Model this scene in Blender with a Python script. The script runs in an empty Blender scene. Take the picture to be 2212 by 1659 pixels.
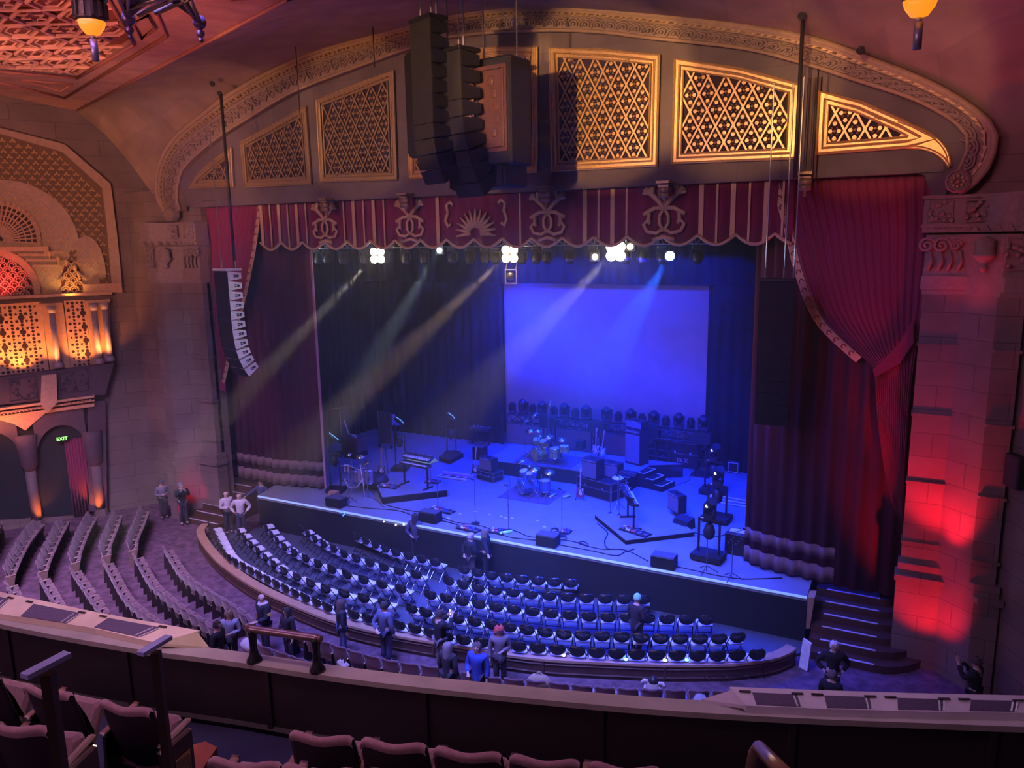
import bpy, math, random
from mathutils import Vector, Matrix
random.seed(7)
PI = math.pi
SC = bpy.context.scene
COL = SC.collection
# ---------------------------------------------------------------- camera frame
F, CX, CY = 1661.0, 1106.0, 829.5
_dn = Vector((145.0, 8847.5, F)).normalized()
_up = -_dn
_X = -Vector((-2157 - CX, 560 - CY, F))
_X = (_X - _X.dot(_up) * _up).normalized()
_Y = _up.cross(_X) * 1.0
if _Y.z < 0: _Y = -_Y
RM = Matrix((_X, _Y, _up))          # world = RM @ cam(x right, y down, z forward)
CAM = Vector((0, 0, 10))
def ray(u, v): return RM @ Vector((u - CX, v - CY, F))
def OZ(u, v, z):
    d = ray(u, v); return CAM + d * ((z - CAM.z) / d.z)
def OY(u, v, y):
    d = ray(u, v); return CAM + d * (y / d.y)
def PL(u, v, A, n):
    d = ray(u, v); return CAM + d * ((A - CAM).dot(n) / d.dot(n))
cam = bpy.data.cameras.new('camera'); camo = bpy.data.objects.new('camera', cam); COL.objects.link(camo)
cam.sensor_width = 36; cam.lens = 36 * F / 2212; cam.clip_end = 200; cam.clip_start = .05
cr = RM @ Vector((1, 0, 0)); cu = RM @ Vector((0, -1, 0)); cb = RM @ Vector((0, 0, -1))
camo.matrix_world = Matrix(((cr.x, cu.x, cb.x, 0), (cr.y, cu.y, cb.y, 0), (cr.z, cu.z, cb.z, 10), (0, 0, 0, 1)))
SC.camera = camo
# ---------------------------------------------------------------- materials
MATS = {}
def mat(name, col, rough=.7, metal=0, emit=None, es=0, var=.12, scale=6, bump=.15, coat=0, sheen=0):
    if name in MATS: return MATS[name]
    m = bpy.data.materials.new(name); m.use_nodes = True; nt = m.node_tree; b = nt.nodes['Principled BSDF']
    b.inputs['Roughness'].default_value = rough; b.inputs['Metallic'].default_value = metal
    b.inputs['Coat Weight'].default_value = coat
    b.inputs['Sheen Weight'].default_value = sheen
    if emit:
        b.inputs['Emission Color'].default_value = (*emit, 1); b.inputs['Emission Strength'].default_value = es
    if var:
        tc = nt.nodes.new('ShaderNodeTexCoord'); nz = nt.nodes.new('ShaderNodeTexNoise'); nz.inputs['Scale'].default_value = scale
        nz.inputs['Detail'].default_value = 3
        nt.links.new(tc.outputs['Object'], nz.inputs['Vector'])
        r = nt.nodes.new('ShaderNodeValToRGB')
        r.color_ramp.elements[0].position = .3; r.color_ramp.elements[1].position = .7
        r.color_ramp.elements[0].color = (*[c * (1 - var) for c in col], 1); r.color_ramp.elements[1].color = (*[min(1, c * (1 + var)) for c in col], 1)
        nt.links.new(nz.outputs['Fac'], r.inputs['Fac']); nt.links.new(r.outputs['Color'], b.inputs['Base Color'])
        if bump:
            bp = nt.nodes.new('ShaderNodeBump'); bp.inputs['Strength'].default_value = bump; bp.inputs['Distance'].default_value = .02
            nt.links.new(nz.outputs['Fac'], bp.inputs['Height']); nt.links.new(bp.outputs['Normal'], b.inputs['Normal'])
    else:
        b.inputs['Base Color'].default_value = (*col, 1)
    MATS[name] = m; return m
def block_mat(name, c1, c2, mortar, bw, bh, rot=(PI/2, 0, 0), rough=.85, ms=.012):
    """masonry: large blocks in slightly different tones"""
    m = bpy.data.materials.new(name); m.use_nodes = True; nt = m.node_tree; b = nt.nodes['Principled BSDF']; b.inputs['Roughness'].default_value = rough
    tc = nt.nodes.new('ShaderNodeTexCoord'); mp = nt.nodes.new('ShaderNodeMapping'); mp.inputs['Rotation'].default_value = rot
    br = nt.nodes.new('ShaderNodeTexBrick'); br.inputs['Scale'].default_value = 1; br.inputs['Brick Width'].default_value = bw; br.inputs['Row Height'].default_value = bh
    br.inputs['Mortar Size'].default_value = ms; br.inputs['Mortar Smooth'].default_value = .3
    br.inputs['Color1'].default_value = (*c1, 1); br.inputs['Color2'].default_value = (*c2, 1); br.inputs['Mortar'].default_value = (*mortar, 1)
    nz = nt.nodes.new('ShaderNodeTexNoise'); nz.inputs['Scale'].default_value = .9; nz.inputs['Detail'].default_value = 5
    mx = nt.nodes.new('ShaderNodeMix'); mx.data_type = 'RGBA'; mx.blend_type = 'MULTIPLY'; mx.inputs['Factor'].default_value = .55
    rp = nt.nodes.new('ShaderNodeValToRGB'); rp.color_ramp.elements[0].position = .35; rp.color_ramp.elements[1].position = .65
    rp.color_ramp.elements[0].color = (.6, .56, .54, 1); rp.color_ramp.elements[1].color = (1.1, 1.08, 1.02, 1)
    nt.links.new(tc.outputs['Object'], mp.inputs['Vector']); nt.links.new(mp.outputs['Vector'], br.inputs['Vector'])
    nt.links.new(tc.outputs['Object'], nz.inputs['Vector']); nt.links.new(nz.outputs['Fac'], rp.inputs['Fac'])
    nt.links.new(br.outputs['Color'], mx.inputs['A']); nt.links.new(rp.outputs['Color'], mx.inputs['B'])
    nt.links.new(mx.outputs['Result'], b.inputs['Base Color'])
    bp = nt.nodes.new('ShaderNodeBump'); bp.inputs['Strength'].default_value = .35; bp.inputs['Distance'].default_value = .03
    nt.links.new(br.outputs['Fac'], bp.inputs['Height']); bp.invert = True; nt.links.new(bp.outputs['Normal'], b.inputs['Normal'])
    MATS[name] = m; return m
STONE = block_mat('stone_blocks', (.27, .20, .17), (.23, .17, .145), (.15, .11, .1), 1.5, .62)
PLAST = block_mat('plaster_canopy', (.42, .30, .23), (.33, .24, .19), (.36, .27, .21), 1.7, .95, rot=(PI/2, 0, .3), ms=.004)
ARCHM = block_mat('arch_stone', (.19, .155, .17), (.175, .14, .155), (.13, .1, .11), 2.2, 1.1, ms=.006)
TRIM = mat('carved_stone', (.31, .23, .20), .8, scale=9, bump=.4)
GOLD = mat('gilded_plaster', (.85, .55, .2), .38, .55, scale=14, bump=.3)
DKGOLD = mat('aged_shaded_gilt', (.45, .32, .17), .45, .4, scale=14, bump=.3)  # darker gilt; on the left grilles it stands in for shade
GRBACK = mat('grille_back', (.05, .03, .05), .9)
REDV = mat('red_velvet', (.27, .025, .08), .85, sheen=.3, scale=20)
DKRED = mat('dark_red_drape', (.11, .02, .045), .9, scale=20)
BLKV = mat('black_drape', (.011, .011, .014), .9, scale=20)
GTRIM = mat('gold_braid', (.78, .54, .28), .55, .2, scale=40, bump=.5)
STGF = mat('stage_deck', (.24, .26, .3), .55, scale=1.3, var=.1, bump=.05)
PITF = mat('pit_floor', (.08, .09, .12), .7, scale=2)
CARP = mat('patterned_carpet', (.14, .075, .11), .95, scale=3.5, var=.5)
DKW = mat('dark_wood', (.09, .04, .028), .5, scale=5, var=.25)
TANW = mat('tan_wood_cap', (.50, .31, .18), .45, scale=4)
CAPW = mat('balcony_cap', (.42, .36, .32), .5, scale=3)
PANW = mat('balcony_panelling', (.028, .018, .018), .6, scale=2)
BLK = mat('black_paint', (.025, .025, .028), .5, scale=15)
BLKC = mat('speaker_black', (.009, .009, .012), .55, scale=15)
BLKG = mat('black_gloss', (.02, .02, .024), .25, coat=.5, scale=15)
GRYM = mat('grey_metal', (.35, .35, .37), .35, .8, scale=15)
CHR = mat('chrome', (.75, .75, .78), .18, 1, scale=15)
WHT = mat('white_paint', (.8, .8, .82), .45, scale=10)
LGR = mat('light_vinyl', (.82, .82, .86), .5, scale=12)
PLUSH = mat('seat_plush', (.36, .17, .19), .95, sheen=.5, scale=30)
PLBK = mat('seat_back_fabric', (.30, .19, .24), .9, sheen=.4, scale=25)
PLDK = mat('seat_shell', (.035, .02, .025), .6, scale=12)
BRASS = mat('brass', (.85, .6, .25), .3, .9, scale=20)
SCRN = mat('backdrop_cloth', (.55, .55, .62), .9, scale=1.2, var=.06)
SKIN = mat('skin', (.62, .4, .31), .6, var=.05)
# ---------------------------------------------------------------- mesh builder
def perp(d):
    d = d.normalized(); a = Vector((0, 0, 1)) if abs(d.z) < .9 else Vector((1, 0, 0))
    x = d.cross(a).normalized(); return x, d.cross(x).normalized()
class MB:
    def __init__(s): s.v = []; s.f = []
    def add(s, vs, fs):
        o = len(s.v); s.v += [tuple(p) for p in vs]; s.f += [tuple(i + o for i in q) for q in fs]; return s
    def box(s, c, d, M=None, rz=0):
        c = Vector(c); M = M or Matrix.Rotation(rz, 3, 'Z')
        vs = [c + M @ Vector((x * d[0] / 2, y * d[1] / 2, z * d[2] / 2)) for x in (-1, 1) for y in (-1, 1) for z in (-1, 1)]
        return s.add(vs, [(0, 1, 3, 2), (4, 6, 7, 5), (0, 4, 5, 1), (2, 3, 7, 6), (0, 2, 6, 4), (1, 5, 7, 3)])
    def bev(s, c, d, r, rz=0, M=None):
        """box with chamfered edges"""
        c = Vector(c); M = M or Matrix.Rotation(rz, 3, 'Z'); a, b, h = d[0] / 2, d[1] / 2, d[2] / 2
        rings = []
        for z, k in ((-h, r), (-h + r, 0), (h - r, 0), (h, r)):
            x, y = a - k, b - k; rr = r
            rings.append([(x - rr, -y, z), (x, -y + rr, z), (x, y - rr, z), (x - rr, y, z), (-x + rr, y, z), (-x, y - rr, z), (-x, -y + rr, z), (-x + rr, -y, z)])
        vs = [c + M @ Vector(p) for q in rings for p in q]; fs = []
        for i in range(3):
            for j in range(8): fs.append((i * 8 + j, i * 8 + (j + 1) % 8, i * 8 + 8 + (j + 1) % 8, i * 8 + 8 + j))
        fs += [tuple(range(7, -1, -1)), tuple(range(24, 32))]
        return s.add(vs, fs)
    def bar(s, a, b, w, h=None):
        a = Vector(a); b = Vector(b); h = h or w; d = b - a; L = d.length
        if L < 1e-6: return s
        d.normalize(); u = Vector((0, 0, 1)) if abs(d.z) < .95 else Vector((0, 1, 0))
        x = d.cross(u).normalized(); z = x.cross(d)
        M = Matrix((x, d, z)).transposed()
        return s.box((a + b) / 2, (w, L, h), M)
    def cyl(s, a, b, r0, r1=None, n=10, caps=True):
        a = Vector(a); b = Vector(b); r1 = r0 if r1 is None else r1; x, y = perp(b - a)
        vs = [p + (x * math.cos(t) + y * math.sin(t)) * r for p, r in ((a, r0), (b, r1)) for t in [2 * PI * i / n for i in range(n)]]
        fs = [(i, (i + 1) % n, n + (i + 1) % n, n + i) for i in range(n)]
        if caps: fs += [tuple(range(n - 1, -1, -1)), tuple(range(n, 2 * n))]
        return s.add(vs, fs)
    def tube(s, pts, r, n=6, closed=False):
        pts = [Vector(p) for p in pts]; m = len(pts); vs = []; fs = []; ref = None
        for i, p in enumerate(pts):
            if closed: d = pts[(i + 1) % m] - pts[i - 1]
            else: d = pts[min(i + 1, m - 1)] - pts[max(i - 1, 0)]
            if d.length < 1e-9: d = Vector((0, 0, 1))
            d.normalize()
            if ref is None: x, _ = perp(d)
            else:
                x = ref - d * ref.dot(d)
                x = x.normalized() if x.length > 1e-5 else perp(d)[0]
            ref = x; y = d.cross(x); rr = r[i] if isinstance(r, (list, tuple)) else r
            vs += [p + (x * math.cos(2 * PI * k / n) + y * math.sin(2 * PI * k / n)) * rr for k in range(n)]
        for i in range(m if closed else m - 1):
            j = (i + 1) % m
            for k in range(n): fs.append((i * n + k, i * n + (k + 1) % n, j * n + (k + 1) % n, j * n + k))
        if not closed: fs += [tuple(range(n - 1, -1, -1)), tuple(range((m - 1) * n, m * n))]
        return s.add(vs, fs)
    def lathe(s, prof, c=(0, 0, 0), n=16, M=None, arc=2 * PI):
        c = Vector(c); vs = []; fs = []; full = abs(arc - 2 * PI) < 1e-6; k = n if full else n + 1
        for r, z in prof:
            for i in range(k):
                t = arc * i / n; p = Vector((r * math.cos(t), r * math.sin(t), z)); vs.append(c + (M @ p if M else p))
        for j in range(len(prof) - 1):
            for i in range(n): 
                q = (i + 1) % k; fs.append((j * k + i, j * k + q, j * k + k + q, j * k + k + i))
        if full:
            if prof[0][0] > 1e-6: fs.append(tuple(range(n - 1, -1, -1)))
            if prof[-1][0] > 1e-6: fs.append(tuple(range((len(prof) - 1) * n, len(prof) * n)))
        return s.add(vs, fs)
    def prism(s, pts, vec):
        pts = [Vector(p) for p in pts]; vec = Vector(vec); n = len(pts)
        nn = Vector((0, 0, 0))
        for i in range(n): nn += pts[i].cross(pts[(i + 1) % n])
        if nn.dot(vec) < 0: pts.reverse()
        vs = pts + [p + vec for p in pts]
        return s.add(vs, [tuple(range(n - 1, -1, -1)), tuple(range(n, 2 * n))] + [(i, (i + 1) % n, n + (i + 1) % n, n + i) for i in range(n)])
    def strip(s, A, B, vec):
        """band between two equally long polylines, thickened by vec"""
        vec = Vector(vec)
        for i in range(len(A) - 1): s.prism([A[i], A[i + 1], B[i + 1], B[i]], vec)
        return s
    def sph(s, c, r, n=8, m=6):
        c = Vector(c); r = (r, r, r) if not isinstance(r, (tuple, list)) else r; vs = [c - Vector((0, 0, r[2]))]; fs = []
        for j in range(1, m):
            a = PI * j / m - PI / 2
            for i in range(n):
                t = 2 * PI * i / n; vs.append(c + Vector((math.cos(a) * math.cos(t) * r[0], math.cos(a) * math.sin(t) * r[1], math.sin(a) * r[2])))
        vs.append(c + Vector((0, 0, r[2]))); L = len(vs) - 1
        for i in range(n):
            fs.append((0, 1 + (i + 1) % n, 1 + i)); fs.append((L, L - n + i, L - n + (i + 1) % n))
            for j in range(m - 2): fs.append((1 + j * n + i, 1 + j * n + (i + 1) % n, 1 + (j + 1) * n + (i + 1) % n, 1 + (j + 1) * n + i))
        return s.add(vs, fs)
    def grid(s, P, thick=None):
        a = len(P); b = len(P[0]); vs = [Vector(p) for q in P for p in q]
        fs = [(i * b + j, i * b + j + 1, (i + 1) * b + j + 1, (i + 1) * b + j) for i in range(a - 1) for j in range(b - 1)]
        if thick is None: return s.add(vs, fs)
        t = Vector(thick); N = len(vs); vs2 = [v + t for v in vs]
        f2 = [tuple(N + k for k in reversed(q)) for q in fs]; ed = []
        for i in range(a - 1): ed += [(i * b, (i + 1) * b), ((i + 1) * b + b - 1, i * b + b - 1)]
        for j in range(b - 1): ed += [(j + 1, j), ((a - 1) * b + j, (a - 1) * b + j + 1)]
        return s.add(vs + vs2, fs + f2 + [(p, q, N + q, N + p) for p, q in ed])
    def mesh(s, name, m, smooth=False):
        me = bpy.data.meshes.new(name); me.from_pydata(s.v, [], s.f); me.materials.append(m)
        if smooth: me.polygons.foreach_set('use_smooth', [True] * len(me.polygons))
        me.update(); return me
    def build(s, name, m, parent=None, smooth=False, world=False, label=None):
        return obj(name, s.mesh(name, m, smooth), parent, world, label)
def base_m(o): return Matrix.Translation(o.location) @ Matrix.Rotation(o.rotation_euler.z, 4, 'Z')
def obj(name, me, parent=None, world=False, label=None):
    o = bpy.data.objects.new(name, me); COL.objects.link(o)
    if parent:
        o.parent = parent
        if world:
            M = base_m(parent)
            if parent.parent: M = base_m(parent.parent) @ parent.matrix_parent_inverse @ M
            o.matrix_parent_inverse = M.inverted()
    if label: o['label'] = label
    return o
def tag(o, label, cat, group=None, kind=None):
    o['label'] = label; o['category'] = cat
    if group: o['group'] = group
    if kind: o['kind'] = kind
    return o
def thing(name, label, cat, loc=(0, 0, 0), rz=0, group=None):
    o = bpy.data.objects.new(name, None); COL.objects.link(o); o.location = loc; o.rotation_euler = (0, 0, rz)
    o.empty_display_size = .1
    return tag(o, label, cat, group)
def struct(o, label=None):
    o['kind'] = 'structure'
    if label: o['label'] = label
    return o
KIDS = {}
def dup(root, loc, rz, label=None, group=None):
    def rec(o, par):
        c = o.copy(); COL.objects.link(c); c.parent = par
        for ch in [k for k in bpy.data.objects if k.parent == o] if o.name not in KIDS else KIDS[o.name]: rec(ch, c)
        return c
    if root.name not in KIDS:
        allo = list(bpy.data.objects)
        def cache(o):
            KIDS[o.name] = [k for k in allo if k.parent == o]
            for k in KIDS[o.name]: cache(k)
        cache(root)
    r = rec(root, None); r.location = loc; r.rotation_euler = (0, 0, rz)
    if label: r['label'] = label
    if group: r['group'] = group
    return r
ORD = 'first second third fourth fifth sixth seventh eighth ninth tenth eleventh twelfth thirteenth fourteenth fifteenth sixteenth seventeenth eighteenth nineteenth twentieth'.split()
def ordw(i):
    if i < 20: return ORD[i]
    t = ['twenty', 'thirty', 'forty', 'fifty', 'sixty'][(i + 1) // 10 - 2]; r = (i + 1) % 10
    return (t[:-1] + 'ieth') if r == 0 else t + '-' + ORD[r - 1]
def spline(pts, n):
    """n+1 points along a Catmull-Rom curve through pts, equally spaced"""
    pts = [Vector(p) for p in pts]; P = [pts[0] * 2 - pts[1]] + pts + [pts[-1] * 2 - pts[-2]]; out = []
    for i in range(1, len(P) - 2):
        for k in range(16):
            t = k / 16; a, b, c, d = P[i - 1:i + 3]
            out.append(.5 * ((2 * b) + (c - a) * t + (2 * a - 5 * b + 4 * c - d) * t * t + (3 * b - a - 3 * c + d) * t ** 3))
    out.append(pts[-1]); return resample(out, n)
def resample(pts, n):
    L = [0]
    for a, b in zip(pts, pts[1:]): L.append(L[-1] + (b - a).length)
    out = []; j = 0
    for i in range(n + 1):
        s = L[-1] * i / n
        while j < len(L) - 2 and L[j + 1] < s: j += 1
        t = (s - L[j]) / max(1e-9, L[j + 1] - L[j]); out.append(pts[j].lerp(pts[j + 1], min(1, max(0, t))))
    return out
def plen(pts): return sum((b - a).length for a, b in zip(pts, pts[1:]))
# ================================================================ ROOM SHELL
YW = 22.0; FZ = -1.45; PZ = -1.38            # proscenium wall, orchestra floor, pit floor (stage deck is z = 0)
def px(l, y): return [OY(u, v, y) for u, v in l]
# orchestra floor
m = MB().box((-14, 8, FZ - .1), (60, 44, .2)); struct(m.build('floor', CARP), 'patterned purple and red carpet of the auditorium')
# ---- left wall plane
WA = OY(330, 420, 23.0); WD = Vector((.5, math.cos(math.radians(30)), 0)); WN = Vector((WD.y, -WD.x, 0))
def W(u, v, off=0.0): return PL(u, v, WA + WN * off, WN)
def Wp(l, off=0.0): return [W(u, v, off) for u, v in l]
w0 = WA + WD * .3; w1 = WA - WD * 16
m = MB().prism([Vector((w0.x, w0.y, FZ)), Vector((w1.x, w1.y, FZ)), Vector((w1.x, w1.y, 17.5)), Vector((w0.x, w0.y, 17.5))], -WN * .3)
# the arched openings are built in front of this wall with a flat dark sheet for their shade
struct(m.build('wall_left', STONE), 'brown stone block wall left of the stage')
# ---- proscenium side walls, with jamb piers
ARC_O = [(362, 462), (343, 430), (341, 385), (355, 335), (385, 293), (440, 248), (500, 204), (600, 149), (700, 107), (840, 70), (980, 34), (1118, 17), (1260, 20), (1400, 33), (1580, 55), (1752, 86), (1877, 130), (2024, 190), (2134, 265), (2146, 317), (2120, 379), (2070, 418)]
ARC_I = [(392, 455), (384, 430), (391, 378), (410, 350), (441, 321), (478, 293), (517, 268), (600, 217), (661, 187), (806, 132), (887, 104), (982, 78), (1169, 66), (1300, 70), (1400, 82), (1595, 103), (1723, 133), (1840, 170), (1973, 214), (2060, 262), (2092, 310), (2062, 385)]
AO = spline(px(ARC_O, YW - .35), 90); AI = spline(px(ARC_I, YW - .35), 90)
# wall beside the arch, left and right of the opening
z_b = 11.5
def flat(name, pts, vec, m_, lab):
    return struct(MB().prism(pts, vec).build(name, m_), lab)
XL, XR = -25.2, .25
flat('wall_stage_left', [(-31.5, YW + .05, FZ), (XL, YW + .05, FZ), (XL, YW + .05, 12.2), (-31.5, YW + .05, 12.2)], (0, .5, 0), STONE, 'stone wall left of the proscenium opening')
flat('wall_stage_right', [(XR, YW + .05, FZ), (9, YW + .05, FZ), (9, YW + .05, 12.6), (XR, YW + .05, 12.6)], (0, .5, 0), STONE, 'stone wall right of the proscenium opening')
# right splayed wall
rw = [(2.25, 21.6), (8.0, 11.5)]
m = MB().prism([(rw[0][0], rw[0][1], FZ), (rw[1][0], rw[1][1], FZ), (rw[1][0], rw[1][1], 18), (rw[0][0], rw[0][1], 18)], (.3, .15, 0))
struct(m.build('wall_right', STONE), 'dim reddish stone wall at the right edge')
# ---- canopy: sloping plaster between arch and ceiling edge
ZC = W(165, 240).z
B = W(165, 240)
ced = [B]; d = (OZ(620, 0, ZC) - B).normalized()
for k in range(1, 31): ced.append(B + d * k * .62)
mid = ced[-1]
for k in range(1, 31): ced.append(mid + Vector((.944, .25, 0)) * k * .62)
ced = resample(ced, 90)
corner_l = OY(330, 420, YW + .02); low = [Vector((p.x, YW + .02, p.z)) for p in AO]
low = [corner_l] + [p for p in low if p.z > 11.9][:] + [Vector((5.5, YW + .02, 12.4))]
low = resample(low, 90)
rows = []
for i in range(91):
    a, b = low[i], ced[i]; r = []
    for t in [k / 8 for k in range(9)]:
        p = a.lerp(b, t); p.z += math.sin(t * PI) * .35; r.append(p)
    rows.append(r)
m = MB().grid(rows); struct(m.build('ceiling_canopy', PLAST, smooth=True), 'sloping plaster canopy above the proscenium arch')
# triangular web from canopy end to left wall
m = MB().prism([corner_l, W(330, 420), W(165, 240, .0), B], (0, 0, .05)); 
# ---- arch face (spandrel) with beam
beam_b = [(395, 448), (408, 446), (415, 440), (425, 437), (440, 434), (700, 424), (1000, 412), (1400, 397), (1700, 383), (1900, 374), (1975, 371), (1996, 378), (2006, 396), (2004, 425), (2040, 425)]
BB = px(beam_b, YW - .1)
top = [Vector((p.x, YW - .1, p.z)) for p in AI]
bot = []
for p in top:
    q = min(BB, key=lambda b: abs(b.x - p.x)); bot.append(q)
# dense beam bottom
BBd = resample(BB, 90)
m = MB().strip(top, BBd, (0, .3, 0)); struct(m.build('wall_proscenium', ARCHM), 'smooth stone face of the proscenium arch above the stage')
m = MB().box((-12.5, YW - .02, 11.55), (26, .35, .22)); struct(m.build('trim_1', ARCHM), 'lower beam of the arch')
# ---- arch moulding band with carving
arch = thing('arch_moulding', 'carved stone moulding band curving over the proscenium arch', 'moulding', (-12.7, YW, 12))
m = MB().strip(AO, AI, (0, .4, 0)); m.build('band', TRIM, arch, world=True)
fr = lambda t: [a.lerp(b, t) for a, b in zip(AO, AI)]
m = MB(); yv = Vector((0, -.05, 0))
for t, r in ((0.0, .09), (.13, .06), (.3, .035), (1.0, .05)): m.tube([p + yv for p in fr(t)], r, 8)
m.build('bead_moulding', mat('bead_stone', (.38, .27, .18), .6, scale=9), arch, smooth=True, world=True)
AO2, AI2 = resample(AO, 84), resample(AI, 84)
m = MB()
for i in range(84):
    a = AO2[i].lerp(AI2[i], .2); b = AO2[i].lerp(AI2[i], .34); w = (AO2[i + 1] - AO2[i]) * .8
    m.prism([a, a + w * .5, b + w * .25], (0, -.1, 0)); m.prism([a + w * .5, a + w, b + w * .75], (0, -.1, 0))
m.build('leaf_edge', DKGOLD, arch, world=True)
m = MB()
for i in range(0, 84):
    ex = (AO2[i + 1] - AO2[i]); up = (AO2[i] - AI2[i]); c = AI2[i] + ex * .5 + up * .3
    L = ex.length; up = up.normalized(); ex = ex.normalized(); H = (AO2[i] - AI2[i]).length * .28
    for k in (.95, .55): m.tube([c + ex * math.cos(t) * L * .5 * k + up * math.sin(t) * H * k + Vector((0, -.05, 0)) for t in [PI * q / 6 for q in range(-1, 8)]], .032, 5)
    m.sph(c + Vector((0, -.05, 0)), (L * .13, .06, L * .13), 6, 4)
m.build('scroll_carving', TRIM, arch, smooth=True, world=True)
for k, (u, v) in enumerate(((366, 463), (2069, 392))):
    c = OY(u, v, YW - .5); t = thing('rosette_boss', ['round carved rosette boss at the left foot of the arch', 'round carved rosette boss at the right foot of the arch'][k], 'rosette', c, 0, 'rosettes at the arch feet')
    Mx = Matrix.Rotation(PI / 2, 3, 'X'); r = .27
    MB().lathe([(0, -.25), (r, -.25), (r, .05), (r * .85, .1), (r * .78, .04), (0, .04)], n=24, M=Mx).build('disc', TRIM, t, smooth=False)
    mm = MB()
    for q in range(8):
        a = q * PI / 4; mm.sph((math.cos(a) * r * .45, -.06, math.sin(a) * r * .45), (.055, .03, .055), 6, 4)
    mm.sph((0, -.06, 0), .05).build('petals', DKGOLD, t, smooth=True)
# ---- grille panels
def clip(poly, seg):
    """clip 2-D segment to a convex polygon (list of (x,z), counter-clockwise)"""
    (x0, y0), (x1, y1) = seg; t0, t1 = 0.0, 1.0; dx, dy = x1 - x0, y1 - y0
    for i in range(len(poly)):
        ax, ay = poly[i]; bx, by = poly[(i + 1) % len(poly)]; nx, ny = -(by - ay), bx - ax
        den = nx * dx + ny * dy; num = nx * (x0 - ax) + ny * (y0 - ay)
        if abs(den) < 1e-9:
            if num < 0: return None
        else:
            t = -num / den
            if den > 0: t0 = max(t0, t)
            else: t1 = min(t1, t)
    if t0 >= t1: return None
    return (x0 + dx * t0, y0 + dy * t0), (x0 + dx * t1, y0 + dy * t1)
def inside(poly, p, mg=0):
    for i in range(len(poly)):
        ax, ay = poly[i]; bx, by = poly[(i + 1) % len(poly)]; L = math.hypot(bx - ax, by - ay)
        if (-(by - ay) * (p[0] - ax) + (bx - ax) * (p[1] - ay)) / L < mg: return False
    return True
def shrink(P, k):
    n = len(P); out = []
    for i in range(n):
        a, b, c = P[i - 1], P[i], P[(i + 1) % n]
        def nrm(p, q):
            L = math.hypot(q[0] - p[0], q[1] - p[1]); return (-(q[1] - p[1]) / L, (q[0] - p[0]) / L)
        n1, n2 = nrm(a, b), nrm(b, c); dd = 1 + n1[0] * n2[0] + n1[1] * n2[1]
        out.append((b[0] + (n1[0] + n2[0]) * k / dd, b[1] + (n1[1] + n2[1]) * k / dd))
    return out
YP = YW - .12
def grille(lab, pxl, gold=GOLD, dark=GRBACK, sx=.47, sz=.86):
    P3 = px(pxl, YP); P = [(p.x, p.z) for p in P3]
    if sum((P[(i + 1) % len(P)][0] - P[i][0]) * (P[(i + 1) % len(P)][1] + P[i][1]) for i in range(len(P))) > 0: P.reverse()
    cx = sum(p[0] for p in P) / len(P); cz = min(p[1] for p in P)
    t = thing('gilded_grille', lab, 'grille', (cx, YP, cz), 0, 'gilded grille panels in the arch')
    I1 = shrink(P, .13); I2 = shrink(P, .24)
    # back
    MB().prism([(x, YP, z) for x, z in shrink(P, .05)], (0, .03, 0)).build('backing', dark, t, world=True)
    m = MB(); n = len(P)
    for A, Bq, y0, y1 in ((P, I1, -.09, -.02), (I1, I2, -.03, -.02)):
        for i in range(n):
            j = (i + 1) % n
            m.prism([(A[i][0], YP + y0, A[i][1]), (A[j][0], YP + y0, A[j][1]), (Bq[j][0], YP + y0, Bq[j][1]), (Bq[i][0], YP + y0, Bq[i][1])], (0, -y0, 0))
    for Q, rr in ((P, .045), (I1, .04), (I2, .03)): m.tube([(x, YP - .09, z) for x, z in Q], rr, 6, closed=True)
    m.build('frame', gold, t, world=True)
    m = MB(); xs = [p[0] for p in P]; zs = [p[1] for p in P]; x0, x1, z0, z1 = min(xs), max(xs), min(zs), max(zs)
    cx0 = (x0 + x1) / 2
    for k in range(-24, 25):
        for sg in (1, -1):
            xx = cx0 + k * sx; sgm = clip(I2, ((xx - sg * 5 * sx, z0 - 5 * sz + .1), (xx + sg * 5 * sx, z0 + 5 * sz + .1)))
            if sgm: m.bar((sgm[0][0], YP - .05, sgm[0][1]), (sgm[1][0], YP - .05, sgm[1][1]), .04, .05) if sg > 0 else m.bar((sgm[0][0], YP - .06, sgm[0][1]), (sgm[1][0], YP - .06, sgm[1][1]), .04, .05)
    m.build('lattice_bars', gold, t, world=True)
    m = MB(); mb = MB()
    for i in range(-14, 15):
        for j in range(-1, 8):
            for hx, hz in ((0, 0), (.5, .5)):
                c = (cx0 + (i + hx) * sx, z0 + .2 + (j + hz) * sz + sz / 2 - .1)
                if not inside(I2, c, .02): continue
                full = inside(I2, c, .14)
                for q in range(4):
                    a = q * PI / 2; r = .125; o = (c[0] + math.cos(a) * r * .8, c[1] + math.sin(a) * r * 1.45)
                    if not inside(I2, o, .03): continue
                    m.lathe([(.018, 0), (.05, 0), (.055, .03), (.018, .03)], (o[0], YP - .03, o[1]), 6, Matrix.Rotation(PI / 2, 3, 'X'))
                    a += PI / 4; o = (c[0] + math.cos(a) * r * .72, c[1] + math.sin(a) * r * .9)
                    if inside(I2, o, .02): mb.sph((o[0], YP - .05, o[1]), (.03, .03, .03), 4, 3)
                    if full and q % 2: m.tube([(c[0] - .07, YP - .04, c[1] + (q - 2) * .2), (c[0], YP - .04, c[1] + (q - 2) * .27), (c[0] + .07, YP - .04, c[1] + (q - 2) * .2)], .02, 4)
                mb.sph((c[0], YP - .05, c[1]), .04, 5, 3)
    m.build('quatrefoil', gold, t, world=True); mb.build('bead', gold, t, world=True)
    return t
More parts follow.
